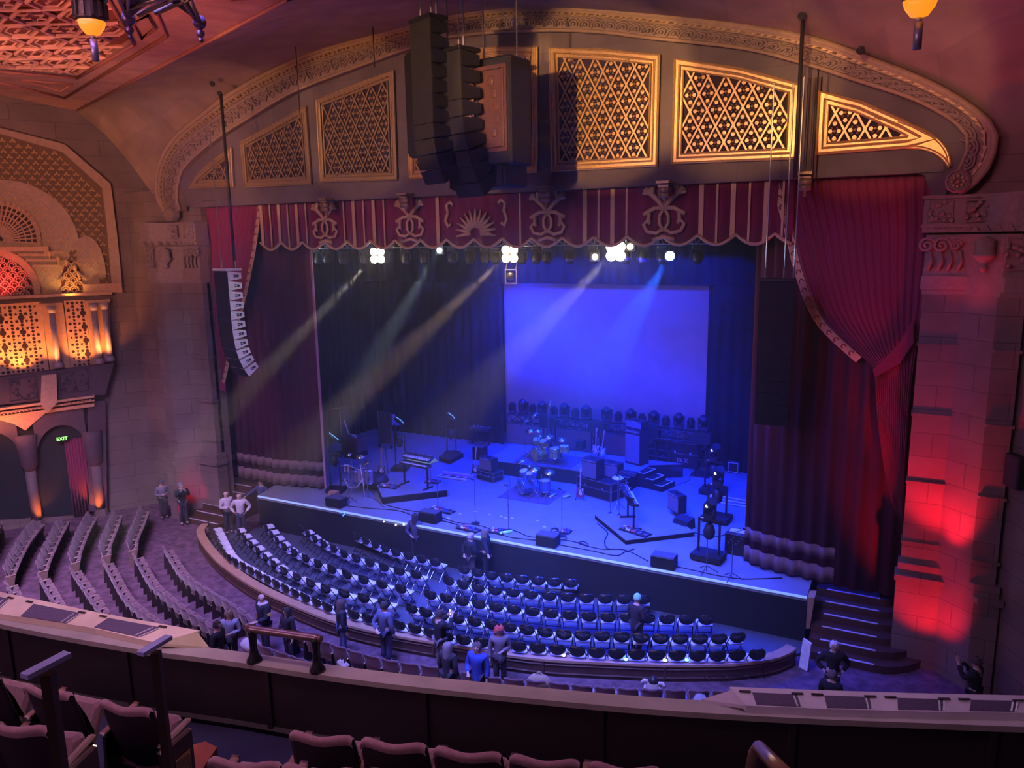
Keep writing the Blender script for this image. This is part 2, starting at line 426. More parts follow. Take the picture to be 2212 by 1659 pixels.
grille('small gilded grille panel partly behind the left speaker cables', [(412, 405), (508, 402), (503, 320), (470, 343), (436, 372)], DKGOLD)  # darker gilt paints the shade on this and the next two grilles
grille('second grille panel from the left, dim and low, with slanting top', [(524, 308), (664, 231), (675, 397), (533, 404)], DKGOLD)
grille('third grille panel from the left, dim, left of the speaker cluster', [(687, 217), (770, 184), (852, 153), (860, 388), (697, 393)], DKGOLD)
grille('centre grille panel mostly hidden behind the speaker cluster', [(882, 132), (985, 112), (1080, 104), (1162, 104), (1162, 371), (888, 386)], GOLD)
grille('large bright gilded grille panel right of the centre speaker cluster', [(1190, 105), (1310, 110), (1426, 121), (1420, 358), (1195, 370)], GOLD)
grille('large bright grille panel crossed by a blue light beam', [(1460, 129), (1600, 150), (1727, 184), (1720, 342), (1454, 353)], GOLD)
grille('rightmost grille panel tapering to a curved horn point', [(1771, 199), (1860, 222), (1950, 262), (2022, 300), (1960, 318), (1764, 333)], GOLD)
t = thing('grille_tail', 'gilded horn-shaped tip curling down beside the rightmost grille', 'moulding', OY(2030, 330, YP))
A_ = px([(1940, 262), (1990, 280), (2025, 302), (2046, 330), (2052, 360)], YP - .06); B_ = px([(1955, 318), (1990, 320), (2020, 330), (2040, 345), (2051, 362)], YP - .06)
MB().strip(spline(A_, 16), spline(B_, 16), (0, .06, 0)).build('tip', GOLD, t, world=True)
m = MB(); m.tube(spline(A_, 16), .05, 6); m.tube(spline(B_, 16), .05, 6); m.build('edge', GOLD, t, smooth=True, world=True)
# corbels under the beam (scroll brackets)
MX = Matrix.Rotation(PI / 2, 3, 'X')
for k, (u, v, w) in enumerate([(1741, 375, 34), (1436, 394, 28), (1179, 405, 28), (876, 420, 24), (704, 430, 20)]):
    c = OY(u, v, YW - .45); s = .33
    t = thing('scroll_bracket', ['gilded scroll bracket under the beam at the right, above the red curtain', 'scroll bracket under the beam above the rightmost valance crest', 'scroll bracket above the crest right of the centre lion emblem', 'scroll bracket above the crest left of the emblem', 'leftmost scroll bracket under the beam'][k], 'bracket', c, 0, 'scroll brackets under the proscenium beam')
    m = MB().box((0, 0, 0), (s * 1.1, .5, .07)); m.box((0, .03, -.1), (s * .9, .4, .05)); m.build('cap', DKGOLD, t)
    m = MB()
    for z, r in ((-.2, .1), (-.35, .08)): m.cyl((-s * .45, -.08, z), (s * .45, -.08, z), r, n=12)
    m.cyl((0, 0, -.38), (0, 0, -.5), .1, .04, 10); m.lathe([(0, -.6), (.05, -.55), (.03, -.5), (.07, -.48), (0, -.46)], (0, 0, 0), 10)
    m.build('volute', DKGOLD, t, smooth=True)
for k, (x, v) in enumerate([(-2.55, 300)]):
    m = MB()
    for dx in (-.13, 0, .13): m.tube([(x + dx, YW - .2, 11.6), (x + dx, YW - .2, 13.9)], .035, 6)
    tag(m.build('ribbed_strip', ARCHM, smooth=True), 'narrow ribbed strip between the two right grille panels', 'moulding')
# ---- piers with capitals
def pier(side):
    sg = 1 if side == 'right' else -1
    x0 = .25 if sg > 0 else -25.2
    X = lambda a: x0 + sg * a
    t = thing('pier', f'tall stone pier on the {side} of the stage, lit red at its base', 'pier', (X(1), YW - .2, FZ), 0, 'piers beside the proscenium')
    plan = [(0, 22.2), (0, 21.8), (.85, 21.8), (1.55, 21.15), (2.1, 21.15), (2.1, 22.2)]
    def ring(e, z): return [(X(a + (e if a > .01 else -e * .6)), y - e if y < 22 else y, z) for a, y in plan]
    def blk(m, e, za, zb): return m.prism(ring(e, za), (0, 0, zb - za))
    m = blk(MB(), 0, 1.4, 8.6)
    for z in (1.95, 3.6, 5.4, 7.2): blk(m, .05, z, z + .07)
    m.build('shaft', STONE, t, world=True)
    m = blk(MB(), .12, FZ, .95); blk(m, .2, .95, 1.1); blk(m, .1, 1.1, 1.42); m.build('base', STONE, t, world=True)
    m = MB()
    for e, za, zb in ((.04, 8.5, 8.62), (.1, 8.62, 8.95), (.05, 8.95, 9.15), (.02, 9.1, 9.95), (.2, 10.0, 10.12), (.26, 10.12, 10.2), (.2, 10.2, 10.8), (.28, 10.8, 10.88)): blk(m, e, za, zb)
    m.build('capital', TRIM, t, world=True)
    m = MB()
    for k in range(9):       # dentil row, front and splay
        a = .1 + k * .22
        y = 21.55 if a < .9 else 21.55 - (a - .9) * .9
        m.prism([(X(a - .1), y, 10.0), (X(a + .1), y, 10.0), (X(a), y, 10.16)], (0, .12, 0))
    m.build('dentils', TRIM, t, world=True)
    m = MB()
    for cxx, r in ((.0, .2), (.32, .2), (.62, .14)):
        sp = [(X(cxx + r * (1 - q / 18) * math.cos(q * .7)), 21.62, 9.7 + r * (1 - q / 18) * math.sin(q * .7)) for q in range(17)]
        m.tube(sp, .035, 6)
    for a in (.08, .3, .5, .72): m.tube([(X(a), 21.66, 9.55), (X(a + .06), 21.66, 9.3), (X(a - .02), 21.66, 9.1)], .04, 6)
    m.build('scroll_carving', TRIM, t, smooth=True, world=True)
    m = MB()
    for za, zb, xs in ((10.26, 10.74, [(0.0, .5), (.75, 1.3)]), (9.15, 9.9, [(1.6, 2.0)])):
        for a, b in xs:
            y = 21.58 if a < .7 else 21.58 - (a + b - 1.7) * .35
            if a > 1.5: y = 20.9
            for q in range(14):
                m.sph((X(a + (b - a) * random.random()), y + (0 if a < .7 else .0), za + (zb - za) * random.random()), (.07, .05, .06), 6, 4)
            m.tube([(X(a), y, za), (X(b), y, za), (X(b), y, zb), (X(a), y, zb)], .025, 5, closed=True)
    m.build('leaf_relief', TRIM, t, smooth=True, world=True)
    m = MB(); c = (X(1.2), 21.15, 9.5)
    m.lathe([(.06, -.42), (.1, -.3), (.05, -.25), (.2, -.1), (.26, -.05), (.24, .0), (.2, .1), (.22, .3), (.0, .42)], c, 14)
    m.build('pendant', TRIM, t, smooth=True, world=True)
    return t
pier('right'); pier('left')
# ---- ceiling (horizontal, coffered) seen at upper left
def ZP(u, v, dz=0): return OZ(u, v, ZC + dz)
CEIL = mat('ceiling_paint', (.50, .27, .2), .8, scale=1.5, var=.2)
far = W(165, 240) - WD * 14
m = MB().prism([(p.x, p.y, ZC + 1.2) for p in (B, far, Vector((-20, -2, 0)), Vector((10, -2, 0)), ced[-1], ced[60], ced[45], ced[20])], (0, 0, .2))
struct(m.build('ceiling', CEIL), 'reddish ceiling over the auditorium')
# soffit border around the recessed grille
outer = [ZP(165, 240), ZP(620, 0), ZP(980, -190), ZP(560, -260), ZP(430, -120)]
hole = [ZP(-60, 152), ZP(0, 155), ZP(166, 169), ZP(290, 96), ZP(222, -22), ZP(120, -200)]
m = MB()
def zpoly(l, dz=0): return [ZP(u, v, dz) for u, v in l]
for q in ([(165, 240), (620, 0), (760, -75), (380, -30), (290, 96), (166, 169)], [(165, 240), (166, 169), (0, 155), (-200, 140), (-200, 190), (0, 205)], [(290, 96), (380, -30), (760, -75), (700, -200), (180, -120), (228, -12)], [(620, 0), (1300, -330), (1000, -400), (700, -200), (760, -75)]):
    m.prism(zpoly(q), (0, 0, .25))
struct(m.build('ceiling_soffit', CEIL), 'reddish panelled soffit framing the ceiling grille')
m = MB()
for q in ([(166, 169), (290, 96)], [(290, 96), (222, -22)], [(-100, 148), (0, 155), (166, 169)], [(140, 212), (360, 78), (338, 30)], [(0, 178), (140, 212)], [(48, 173), (155, 182)], [(48, 173), (130, 197), (155, 182)], [(620, 0), (168, 238)], [(480, -30), (500, 0), (560, -8), (640, -45)]):
    m.tube([ZP(u, v, -.03) for u, v in q], .05, 6)
for q in ([(286, 52), (320, 33), (335, 62), (306, 84)],): m.tube([ZP(u, v, -.03) for u, v in q], .05, 6, closed=True)
tag(m.build('soffit_moulding', mat('moulding_wood', (.35, .13, .09), .5, scale=5), smooth=True), 'thin raised mouldings outlining the red ceiling soffit', 'moulding')
# recessed patterned grille
cg = thing('ceiling_grille', 'orange-lit plaster ceiling grille of hexagons and stars', 'ceiling panel', ZP(150, 90))
G0 = ZP(166, 169, .18); e1 = (ZP(290, 96, .18) - G0); L1 = e1.length; e1.normalize(); e2 = Vector((-e1.y, e1.x, 0))
if e2.dot(ZP(0, 90, .18) - G0) < 0: e2 = -e2
PINK = mat('ceiling_plaster', (.78, .42, .3), .7, scale=6); DPNK = mat('ceiling_recess', (.3, .1, .07), .85, scale=5)
gp = [ZP(-140, 144, .2), ZP(0, 155, .2), ZP(166, 169, .2), ZP(290, 96, .2), ZP(222, -22, .2), ZP(150, -140, .2), ZP(-140, -60, .2)]
MB().prism(gp, (0, 0, .05)).build('backing', DPNK, cg, world=True)
def isin(p):
    n = len(gp); s = 0; w = False; j = n - 1
    for i in range(n):
        a, b = gp[i], gp[j]
        if (a.y > p.y) != (b.y > p.y) and p.x < (b.x - a.x) * (p.y - a.y) / (b.y - a.y) + a.x: w = not w
        j = i
    return w
m = MB(); m2 = MB(); ux, uy = L1 / 3.6, L1 / 3.6 * .84
for i in range(-14, 14):
    for j in range(-4, 16):
        c = G0 + e1 * (i + (.5 if j % 2 else 0)) * ux + e2 * (j + .3) * uy * .62
        if not isin(c): continue
        star = (i + 2 * (j // 2)) % 3 == 0
        def q(a, b): return c + e1 * a * ux + e2 * b * uy + Vector((0, 0, -.05))
        m.tube([q(-.47, 0), q(-.25, .27), q(.25, .27), q(.47, 0), q(.25, -.27), q(-.25, -.27)], .055, 5, closed=True)
        if star: m2.tube([q(.24 * (1 if k % 2 else .5) * math.cos(k * PI / 6), .24 * (1 if k % 2 else .5) * math.sin(k * PI / 6)) for k in range(12)], .03, 4, closed=True)
        else:
            m2.tube([q(-.3, 0), q(-.17, .17), q(.17, .17), q(.3, 0), q(.17, -.17), q(-.17, -.17)], .03, 4, closed=True)
            for k in (-.12, 0, .12): m2.sph(q(k, 0), (.05, .05, .03), 5, 3)
m.build('lattice', PINK, cg, world=True); m2.build('inner_relief', PINK, cg, world=True)
# ================================================================ ORGAN BAY on the left wall
def wprism(l, off, th, mb=None): 
    mb = mb or MB(); return mb.prism(Wp(l, off), -WN * th)
bay = thing('organ_bay', 'ornate arched organ screen bay glowing orange on the left wall', 'organ screen', W(120, 800))
ORM = mat('bay_plaster', (.62, .36, .2), .7, scale=8, bump=.4); ORS = mat('bay_stone', (.48, .33, .22), .75, scale=6)
oo = [(-120, 250), (0, 276), (139, 311), (239, 397), (252, 500), (266, 632)]; ii = [(-120, 263), (0, 288), (134, 327), (221, 405), (232, 500), (243, 632)]
MB().strip(Wp(oo, .3), Wp(ii, .3), -WN * .3).build('outer_frame', ORS, bay, world=True)
wprism([(-120, 640), (-120, 263), (0, 288), (134, 327), (221, 405), (232, 500), (243, 625), (243, 640)], .06, .05).build('diaper_backing', mat('diaper_brown', (.2, .11, .05), .7, scale=6), bay, world=True)
def wc(u, v, off): return W(u, v, off)
o_ = W(0, 520, .1); hz = Vector((0, 0, 1))
pp = Wp([(-60, 640), (-60, 275), (0, 288), (134, 327), (221, 405), (232, 500), (243, 625)], .1); pl = [((p - o_).dot(WD), p.z - o_.z) for p in pp]
m = MB(); L = .3
def isin2(p, P):
    w = False; j = len(P) - 1
    for i in range(len(P)):
        a, b = P[i], P[j]
        if (a[1] > p[1]) != (b[1] > p[1]) and p[0] < (b[0] - a[0]) * (p[1] - a[1]) / (b[1] - a[1]) + a[0]: w = not w
        j = i
    return w
for i in range(-20, 22):
    for j in range(-14, 30):
        s_, z_ = (i + (.5 if j % 2 else 0)) * .34, j * .2
        if isin2((s_, z_), pl) and isin2((s_ + .1, z_), pl) and isin2((s_, z_ + .12), pl) and isin2((s_ + .12, z_ + .1), pl):
            c = o_ + WD * s_ + hz * z_
            m.sph(c + hz * .03, (.05, .05, .08), 5, 3); m.sph(c + WD * .07 - hz * .03, (.045, .05, .05), 5, 3); m.sph(c - WD * .07 - hz * .03, (.045, .05, .05), 5, 3)
m.build('diaper_flowers', mat('gilt_flowers', (.75, .5, .22), .4, .5, scale=10), bay, smooth=True, world=True)
def wring(cu, cv, ru, rv, wu, off, th, a0=0, a1=180, n=24, mb=None):
    A = []; Bq = []
    for k in range(n + 1):
        a = math.radians(a0 + (a1 - a0) * k / n)
        A.append(W(cu + ru * math.cos(a), cv - rv * math.sin(a), off)); Bq.append(W(cu + (ru - wu) * math.cos(a), cv - (rv - wu * 1.05) * math.sin(a), off))
    return (mb or MB()).strip(A, Bq, -WN * th)
m = wring(0, 540, 172, 152, 22, .22, .2, 0, 150); wring(185, 600, 44, 90, 14, .24, .2, 0, 130, mb=m)
m.build('arch_ring', ORS, bay, world=True)
m = MB(); m.prism([W(0 + 150 * math.cos(math.radians(a)), 540 - 130 * math.sin(math.radians(a)), .12) for a in range(0, 151, 10)] + [W(-130, 640, .12), W(150, 640, .12)], -WN * .05)
m.prism([W(185 + 30 * math.cos(math.radians(a)), 600 - 76 * math.sin(math.radians(a)), .13) for a in range(0, 131, 10)] + [W(165, 640, .13), W(215, 640, .13)], -WN * .05)
m.build('tympanum', ORS, bay, world=True)
# fan grille
m = MB(); fc = (-4, 520)
for a in range(-4, 186, 8):
    r_ = math.radians(a); P_ = lambda k: W(fc[0] + 92 * k * math.cos(r_), fc[1] - 84 * k * math.sin(r_), .32)
    m.bar(P_(.12), P_(.92), .035, .06)
    m.box(P_(.97), (.1, .1, .14), M=Matrix((WD, -WN, hz)).transposed())
for k in (.35, .5, .65, .8, .92):
    m.tube([W(fc[0] + 92 * k * math.cos(math.radians(a)), fc[1] - 84 * k * math.sin(math.radians(a)), .32) for a in range(-4, 186, 8)], .028, 5)
m.build('fan_tracery', ORM, bay, world=True)
wprism([(fc[0] + 84 * math.cos(math.radians(a)), fc[1] - 78 * math.sin(math.radians(a))) for a in range(-4, 186, 10)], .2, .03).build('fan_backing', mat('fan_dark', (.06, .02, .03), .9), bay, world=True)
# ledge & stepped corbels between fan and lower arch
m = MB(); k = 0
for u0, u1, v0, v1, off in ((-40, 105, 533, 543, .55), (40, 118, 548, 553, .5), (55, 122, 560, 565, .45), (70, 126, 572, 577, .4), (95, 140, 543, 548, .5)):
    m.prism(Wp([(u0, v1), (u1, v1), (u1, v0), (u0, v0)], off), -WN * off)
m.build('stepped_ledge', ORM, bay, world=True)
m = MB()
for u, v in ((125, 556), (143, 563), (162, 575), (105, 545), (170, 590)):
    m.lathe([(0, -.28), (.03, -.22), (.02, -.16), (.07, -.1), (.08, 0), (.05, .06), (0, .08)], W(u, v, .5), 10)
m.build('pendant_finials', ORM, bay, smooth=True, world=True)
# lower lunette + small lunette with scale pattern
def scales(poly, off, name, r=.155):
    P3 = Wp(poly, off); o = P3[0]; P = [((p - o).dot(WD), p.z - o.z) for p in P3]; m = MB()
    zs = [p[1] for p in P]; ss = [p[0] for p in P]
    j = 0; z = min(zs)
    while z < max(zs):
        s_ = min(ss) - (r if j % 2 else 0)
        while s_ < max(ss):
            if isin2((s_, z + r * .4), P):
                c = o + WD * s_ + hz * z
                m.tube([c + WD * math.cos(a) * r + hz * math.sin(a) * r * 1.1 for a in [PI * q / 6 for q in range(7)]], .035, 5)
                m.tube([c + WD * math.cos(a) * r * .5 + hz * math.sin(a) * r * .6 for a in [PI * q / 4 for q in range(5)]], .025, 4)
            s_ += 2 * r
        z += r * 1.25; j += 1
    m.build(name, ORM, bay, world=True)
lun = [(-20 + 92 * math.cos(math.radians(a)), 636 - 84 * math.sin(math.radians(a))) for a in range(0, 181, 10)]
wprism(lun, .16, .03).build('lunette_backing', mat('lunette_dark', (.12, .02, .03), .9), bay, world=True)
scales(lun, .22, 'lunette_scales')
sl = [(134, 636), (176, 636), (178, 600), (168, 572), (154, 562), (140, 572), (132, 600)]
wprism(sl, .16, .03).build('small_lunette_backing', MATS['lunette_dark'], bay, world=True); scales(sl, .22, 'small_lunette_scales')
wring(-20, 636, 108, 100, 14, .34, .3, 0, 180).build('lunette_arch', ORM, bay, world=True)
# entablature and cornice
m = MB(); m.prism(Wp([(-60, 650), (242, 636), (242, 630), (-60, 643)], .6), -WN * .6); m.prism(Wp([(84, 662), (134, 660), (134, 654), (84, 656)], .55), -WN * .5); m.prism(Wp([(184, 656), (238, 652), (238, 646), (184, 650)], .55), -WN * .5)
m.prism(Wp([(180, 634), (264, 630), (262, 612), (180, 614)], .5), -WN * .5)
m.build('cornice', ORM, bay, world=True)
# star screens
def star_screen(poly, off, name):
    P3 = Wp(poly, off); c0 = P3[0]; m = MB().prism(P3, -WN * .06); m.build(name, ORM, bay, world=True)
    P = [((p - c0).dot(WD), p.z - c0.z) for p in P3]; ss = [p[0] for p in P]; zs = [p[1] for p in P]
    h = MB(); st = .34; n = 0
    z = min(zs)
    j = 0
    while z < max(zs):
        s_ = min(ss) + (st / 2 if j % 2 else 0)
        i = 0
        while s_ < max(ss):
            if isin2((s_, z), P) and isin2((s_ + .1, z + .05), P) and isin2((s_ - .1, z - .05), P):
                c = c0 + WD * s_ + hz * z + WN * .004; big = (j % 4 == 0) and (i % 2 == 0)
                k = 10 if big else 3 + (i + j) % 3; r = .115 if big else .068; a0 = (i * 1.7 + j * 2.3)
                h.prism([c + WD * math.cos(a0 + 2 * PI * q / k) * r + hz * math.sin(a0 + 2 * PI * q / k) * r for q in range(k)], WN * .004)
            s_ += st / (1 if j % 2 == 0 else 2); i += 1
        z += st * .42; j += 1
    h.build(name + '_hole_plates', mat('hole_shade', (.03, .01, .015), .9, var=0), bay, world=True)  # dark plates on the screen imitate the shade in its holes
star_screen([(-70, 820), (106, 799), (88, 652), (-70, 662)], .2, 'star_screen')
star_screen([(153, 797), (199, 788), (183, 648), (138, 650)], .2, 'narrow_star_screen')
m = MB(); m.prism(Wp([(108, 798), (152, 794), (136, 655), (88, 657)], .22), -WN * .2); m.prism(Wp([(200, 789), (243, 780), (236, 650), (184, 652)], .22), -WN * .2)
m.build('brick_pilaster', ORM, bay, world=True)
for (ua, va, ub, vb) in ((110, 660, 127, 790), (203, 655, 214, 782), (225, 652, 238, 776)):
    a = W(ua, va, .42); b = W(ub, vb, .42); x = (a.x + b.x) / 2; y = (a.y + b.y) / 2
    m = MB(); m.cyl((x, y, b.z + .15), (x, y, a.z - .3), .11, n=12); m.cyl((x, y, b.z - .05), (x, y, b.z + .15), .2, .12, 12); m.cyl((x, y, a.z - .3), (x, y, a.z), .12, .2, 12)
    m.build('colonnette', mat('colonnette_grey', (.4, .33, .36), .4, scale=8), bay, smooth=True, world=True)
# balcony under it
m = MB()
m.prism(Wp([(-60, 880), (228, 852), (246, 784), (200, 790), (108, 801), (0, 815), (-60, 822)], .5), -WN * .5)
m.build('balcony_front', mat('bay_dark', (.1, .07, .08), .8, scale=7, bump=.5), bay, world=True)
m = MB()
for q in ([(20, 820), (75, 815), (82, 862), (20, 868)], [(128, 806), (188, 798), (190, 842), (130, 852)]):
    m.tube(Wp(q, .54), .03, 5, closed=True)
    c0, c1 = Wp([q[0], q[2]], .53)
    for _ in range(26): 
        a, b = random.random(), random.random(); m.sph((c0.x + (c1.x - c0.x) * a, c0.y + (c1.y - c0.y) * a, c0.z + (c1.z - c0.z) * b), .06, 5, 3)
m.build('carved_relief', MATS['bay_dark'], bay, smooth=True, world=True)
m = MB(); m.prism(Wp([(90, 812), (122, 808), (124, 870), (102, 892), (88, 872)], .7), -WN * .3); m.build('bracket', ORS, bay, world=True)
m = MB()
for (v0, v1, off) in ((0, 5, .62), (9, 13, .5), (17, 24, .42)):
    m.prism(Wp([(-60, 890 + v1), (204, 854 + v1), (204, 854 + v0), (-60, 890 + v0)], off), -WN * off)
m.prism(Wp([(-10, 905), (104, 888), (75, 912), (55, 930), (30, 916)], .36), -WN * .36)
m.build('lower_moulding', ORM, bay, world=True)
m = MB()
for k in range(24): m.sph(W(0 + k * 8.5, 896 - k * 1.4, .58), .045, 5, 3)
m.build('pearl_row', ORM, bay, smooth=True, world=True)
# ---- arcade beneath
arc = thing('arcade', 'shadowy two-arched arcade under the organ bay', 'arcade', W(80, 1115))
fl = lambda u, v, off=0: W(u, v, off)
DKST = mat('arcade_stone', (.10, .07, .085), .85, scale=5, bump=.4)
m = MB()
def arch_hole(cu, rv0, ru, rv, vtop, u0, u1, vb):
    A = [W(cu + ru * math.cos(math.radians(a)), rv0 - rv * math.sin(math.radians(a)), .3) for a in range(180, -1, -10)]
    T = [Vector((A[i].x, A[i].y, W(cu, vtop, .3).z)) for i in range(len(A))]
    m.strip(T, A, -WN * .3)
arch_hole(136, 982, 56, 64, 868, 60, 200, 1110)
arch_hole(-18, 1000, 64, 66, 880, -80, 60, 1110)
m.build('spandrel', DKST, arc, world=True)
m = MB(); 
for (u0, u1, va, vb) in ((193, 232, 866, 1105),): m.prism(Wp([(u0, vb), (u1, vb - 3), (u1 - 4, va), (u0 - 4, va)], .3), -WN * .3)
m.build('jamb', DKST, arc, world=True)
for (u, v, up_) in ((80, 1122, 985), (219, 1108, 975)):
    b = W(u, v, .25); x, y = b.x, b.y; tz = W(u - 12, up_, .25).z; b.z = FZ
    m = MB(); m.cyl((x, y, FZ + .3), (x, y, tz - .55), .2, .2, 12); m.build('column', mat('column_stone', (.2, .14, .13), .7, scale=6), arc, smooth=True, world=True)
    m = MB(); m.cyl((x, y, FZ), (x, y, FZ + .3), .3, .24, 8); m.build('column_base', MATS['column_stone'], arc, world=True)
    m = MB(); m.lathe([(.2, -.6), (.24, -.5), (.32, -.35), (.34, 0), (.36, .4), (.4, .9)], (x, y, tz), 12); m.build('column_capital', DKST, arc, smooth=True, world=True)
wprism([(-60, 1125), (195, 1110), (195, 915), (-60, 915)], .04, .02).build('arch_shade_sheet', mat('arch_shade', (.025, .03, .03), .95), arc, world=True)  # flat dark sheet painted as the shade inside the arches
A_ = W(136, 950, .1); B_ = W(205, 1105, .1); rows = []
x0_, x1_ = (W(138, 950, .12)), (W(212, 1105, .12))
for i in range(2):
    z = (x0_.z, FZ + .1)[i]; rows.append([Vector((x0_.x + (x1_.x - x0_.x) * k / 40, x0_.y + (x1_.y - x0_.y) * k / 40, z)) + WN * (.06 * math.sin(k * 1.3)) for k in range(41)])
tag(MB().grid(rows, -WN * .02).build('arch_curtain', REDV, smooth=True), 'red curtain hanging in the right arch of the arcade', 'curtain')
def text(s, loc, size, m_, rot, name, parent=None, ext=.004):
    c = bpy.data.curves.new(name, 'FONT'); c.body = s; c.size = size; c.extrude = ext; c.align_x = 'CENTER'; c.align_y = 'CENTER'; c.materials.append(m_)
    o = bpy.data.objects.new(name, c); COL.objects.link(o); o.location = loc; o.rotation_euler = rot
    bpy.context.view_layer.update(); me = bpy.data.meshes.new_from_object(o.evaluated_get(bpy.context.evaluated_depsgraph_get())); bpy.data.objects.remove(o)
    o = bpy.data.objects.new(name, me); COL.objects.link(o); o.location = loc; o.rotation_euler = rot
    if not me.materials: me.materials.append(m_)
    if parent: o.parent = parent
    return o
ep = W(134, 948, .35); es = thing('exit_sign', 'small glowing green exit sign in the right arcade arch', 'exit sign', ep, math.atan2(WD.y, WD.x))
MB().box((0, .04, 0), (.42, .06, .2)).build('case', BLK, es)
rwA = Vector((rw[0][0], rw[0][1], 5)); rwN = Vector((-.869, -.495, 0)); c = PL(2192, 1018, rwA + rwN * .12, rwN)
tag(MB().bev(c, (.5, .22, .8), .03, rz=math.atan2(-.869, .495)).build('wall_speaker', BLK), 'small dark box mounted high on the right wall', 'speaker')
text('EXIT', (0, 0, 0), .2, mat('exit_green', (.1, .8, .2), emit=(.25, 1, .15), es=4, var=0), (PI / 2, 0, 0), 'lettering', es)
# ================================================================ STAGE HOUSE
EX0, EX1, EY = -22.9, -2.0, 21.65
dk = [(EX0, EY), (EX1, EY), (EX1, 23.4), (3, 23.4), (3, 35), (-29, 35), (-29, 23.4), (EX0 - .5, 23.4)]
struct(MB().prism([(x, y, -.15) for x, y in dk], (0, 0, .15)).build('floor_stage', STGF), 'blue-lit stage deck')
m = MB().box(((EX0 + EX1) / 2, EY + .05, (FZ - .15) / 2), (EX1 - EX0, .1, -FZ - .15)); struct(m.build('stage_front', BLKV), 'black-skirted front of the stage')
tag(MB().box(((EX0 + EX1) / 2, EY - .01, -.03), (EX1 - EX0, .05, .06)).build('stage_edge_strip', mat('edge_strip', (.8, .9, 1), .4, emit=(.25, .6, 1), es=.45, var=.05)), 'pale strip along the front edge of the stage', 'strip')  # slight emission put into the strip so it reads bright
struct(MB().box((-12, 35, 4), (34, .2, 14)).build('wall_stage_back', BLKV), 'black back wall of the stage')
# backdrop
def drape(name, pts, z0, z1, m_, amp, fold, lab, cat, segs=60, hem=0, group=None, rows=2, th=.02, world=True):
    """hanging cloth along a plan polyline with vertical folds"""
    P = [Vector((x, y, 0)) for x, y in pts]; L = plen(P); n = max(6, int(L / fold * 6)); P = resample(P, n)
    N = []
    for i in range(n + 1):
        d = (P[min(i + 1, n)] - P[max(i - 1, 0)]).normalized(); N.append(Vector((-d.y, d.x, 0)))
    G = []
    for j in range(rows):
        z = z0 + (z1 - z0) * j / (rows - 1)
        G.append([P[i] + N[i] * amp * (math.sin(i / 6 * 2 * PI) + .4 * math.sin(i * .47 + 1)) * (1 - .3 * j / rows) + Vector((0, 0, z)) for i in range(n + 1)])
    o = MB().grid(G, (0, th, 0)).build(name, m_, smooth=True)
    if lab: tag(o, lab, cat, group)
    return o, G
def bx(u, v): return OY(u, v, 33.0)
s0 = OY(1088, 608, 33); s1 = OY(1537, 610, 33)
drape('backdrop', [(s0.x, 33), (s1.x, 33)], .02, s0.z, SCRN, .012, .9, 'large blue-lit backdrop screen at the rear of the stage', 'backdrop')
drape('black_border', [(-27, 32.6), (-2, 32.6)], s0.z - .05, 11.5, BLKV, .05, .5, 'black border drape above the blue backdrop', 'drape')
drape('masking_drape', [(-27.5, 32.7), (s0.x + .02, 32.7)], .0, s0.z + .1, BLKV, .06, .5, 'wide black drape left of the blue backdrop', 'drape', group='black drapes around the backdrop')
drape('masking_drape', [(s1.x - .02, 32.7), (-2, 32.7)], .0, s0.z + .1, BLKV, .06, .5, 'black drape right of the blue backdrop', 'drape', group='black drapes around the backdrop')
drape('black_wing', [(-25.5, 25), (-25.5, 33)], 0, 11, BLKV, .06, .5, 'black wing drape in the left stage wing', 'drape')
# tormentor drapes with banded hem
eL = OZ(712, 1052, 0.0); eR = OZ(1606, 1212, 0.0)
for k, (pts, lab) in enumerate((([(-26.5, 23.1), (-23, 22.95), (eL.x, 23.4)], 'tall dark red drape on the left of the stage with pale hem bands'), ([(eR.x, 23.3), (-3.2, 22.9), (-1.0, 22.6), (1.2, 22.7)], 'tall dark red drape on the right of the stage with pale hem bands'))):
    o, G = drape('stage_drape', pts, .02, 10.9, DKRED, .07, .42, lab, 'drape', group='dark red stage drapes')
    for a, b in ((.08, .55), (.8, 1.15)):
        Q = [[Vector((p.x, p.y - .03, a)) for p in G[0]], [Vector((p.x, p.y - .03, b)) for p in G[0]]]
        if k: Q = [[p for p in r if p.x < -1.35] for r in Q]
        MB().grid(Q, (0, .02, 0)).build('hem_band', mat('hem_band', (.22, .13, .14), .8, scale=9), o, smooth=True)
m = MB(); m.box((eL.x + .12, 23.35, 5.4), (.09, .05, 10.8)); tag(m.build('lit_drape_edge', mat('pink_lit_edge', (.55, .3, .4), .5)), 'thin pink strip coloured as the lit edge of the left red drape', 'pole')  # lit drape edge imitated by a separate pink strip
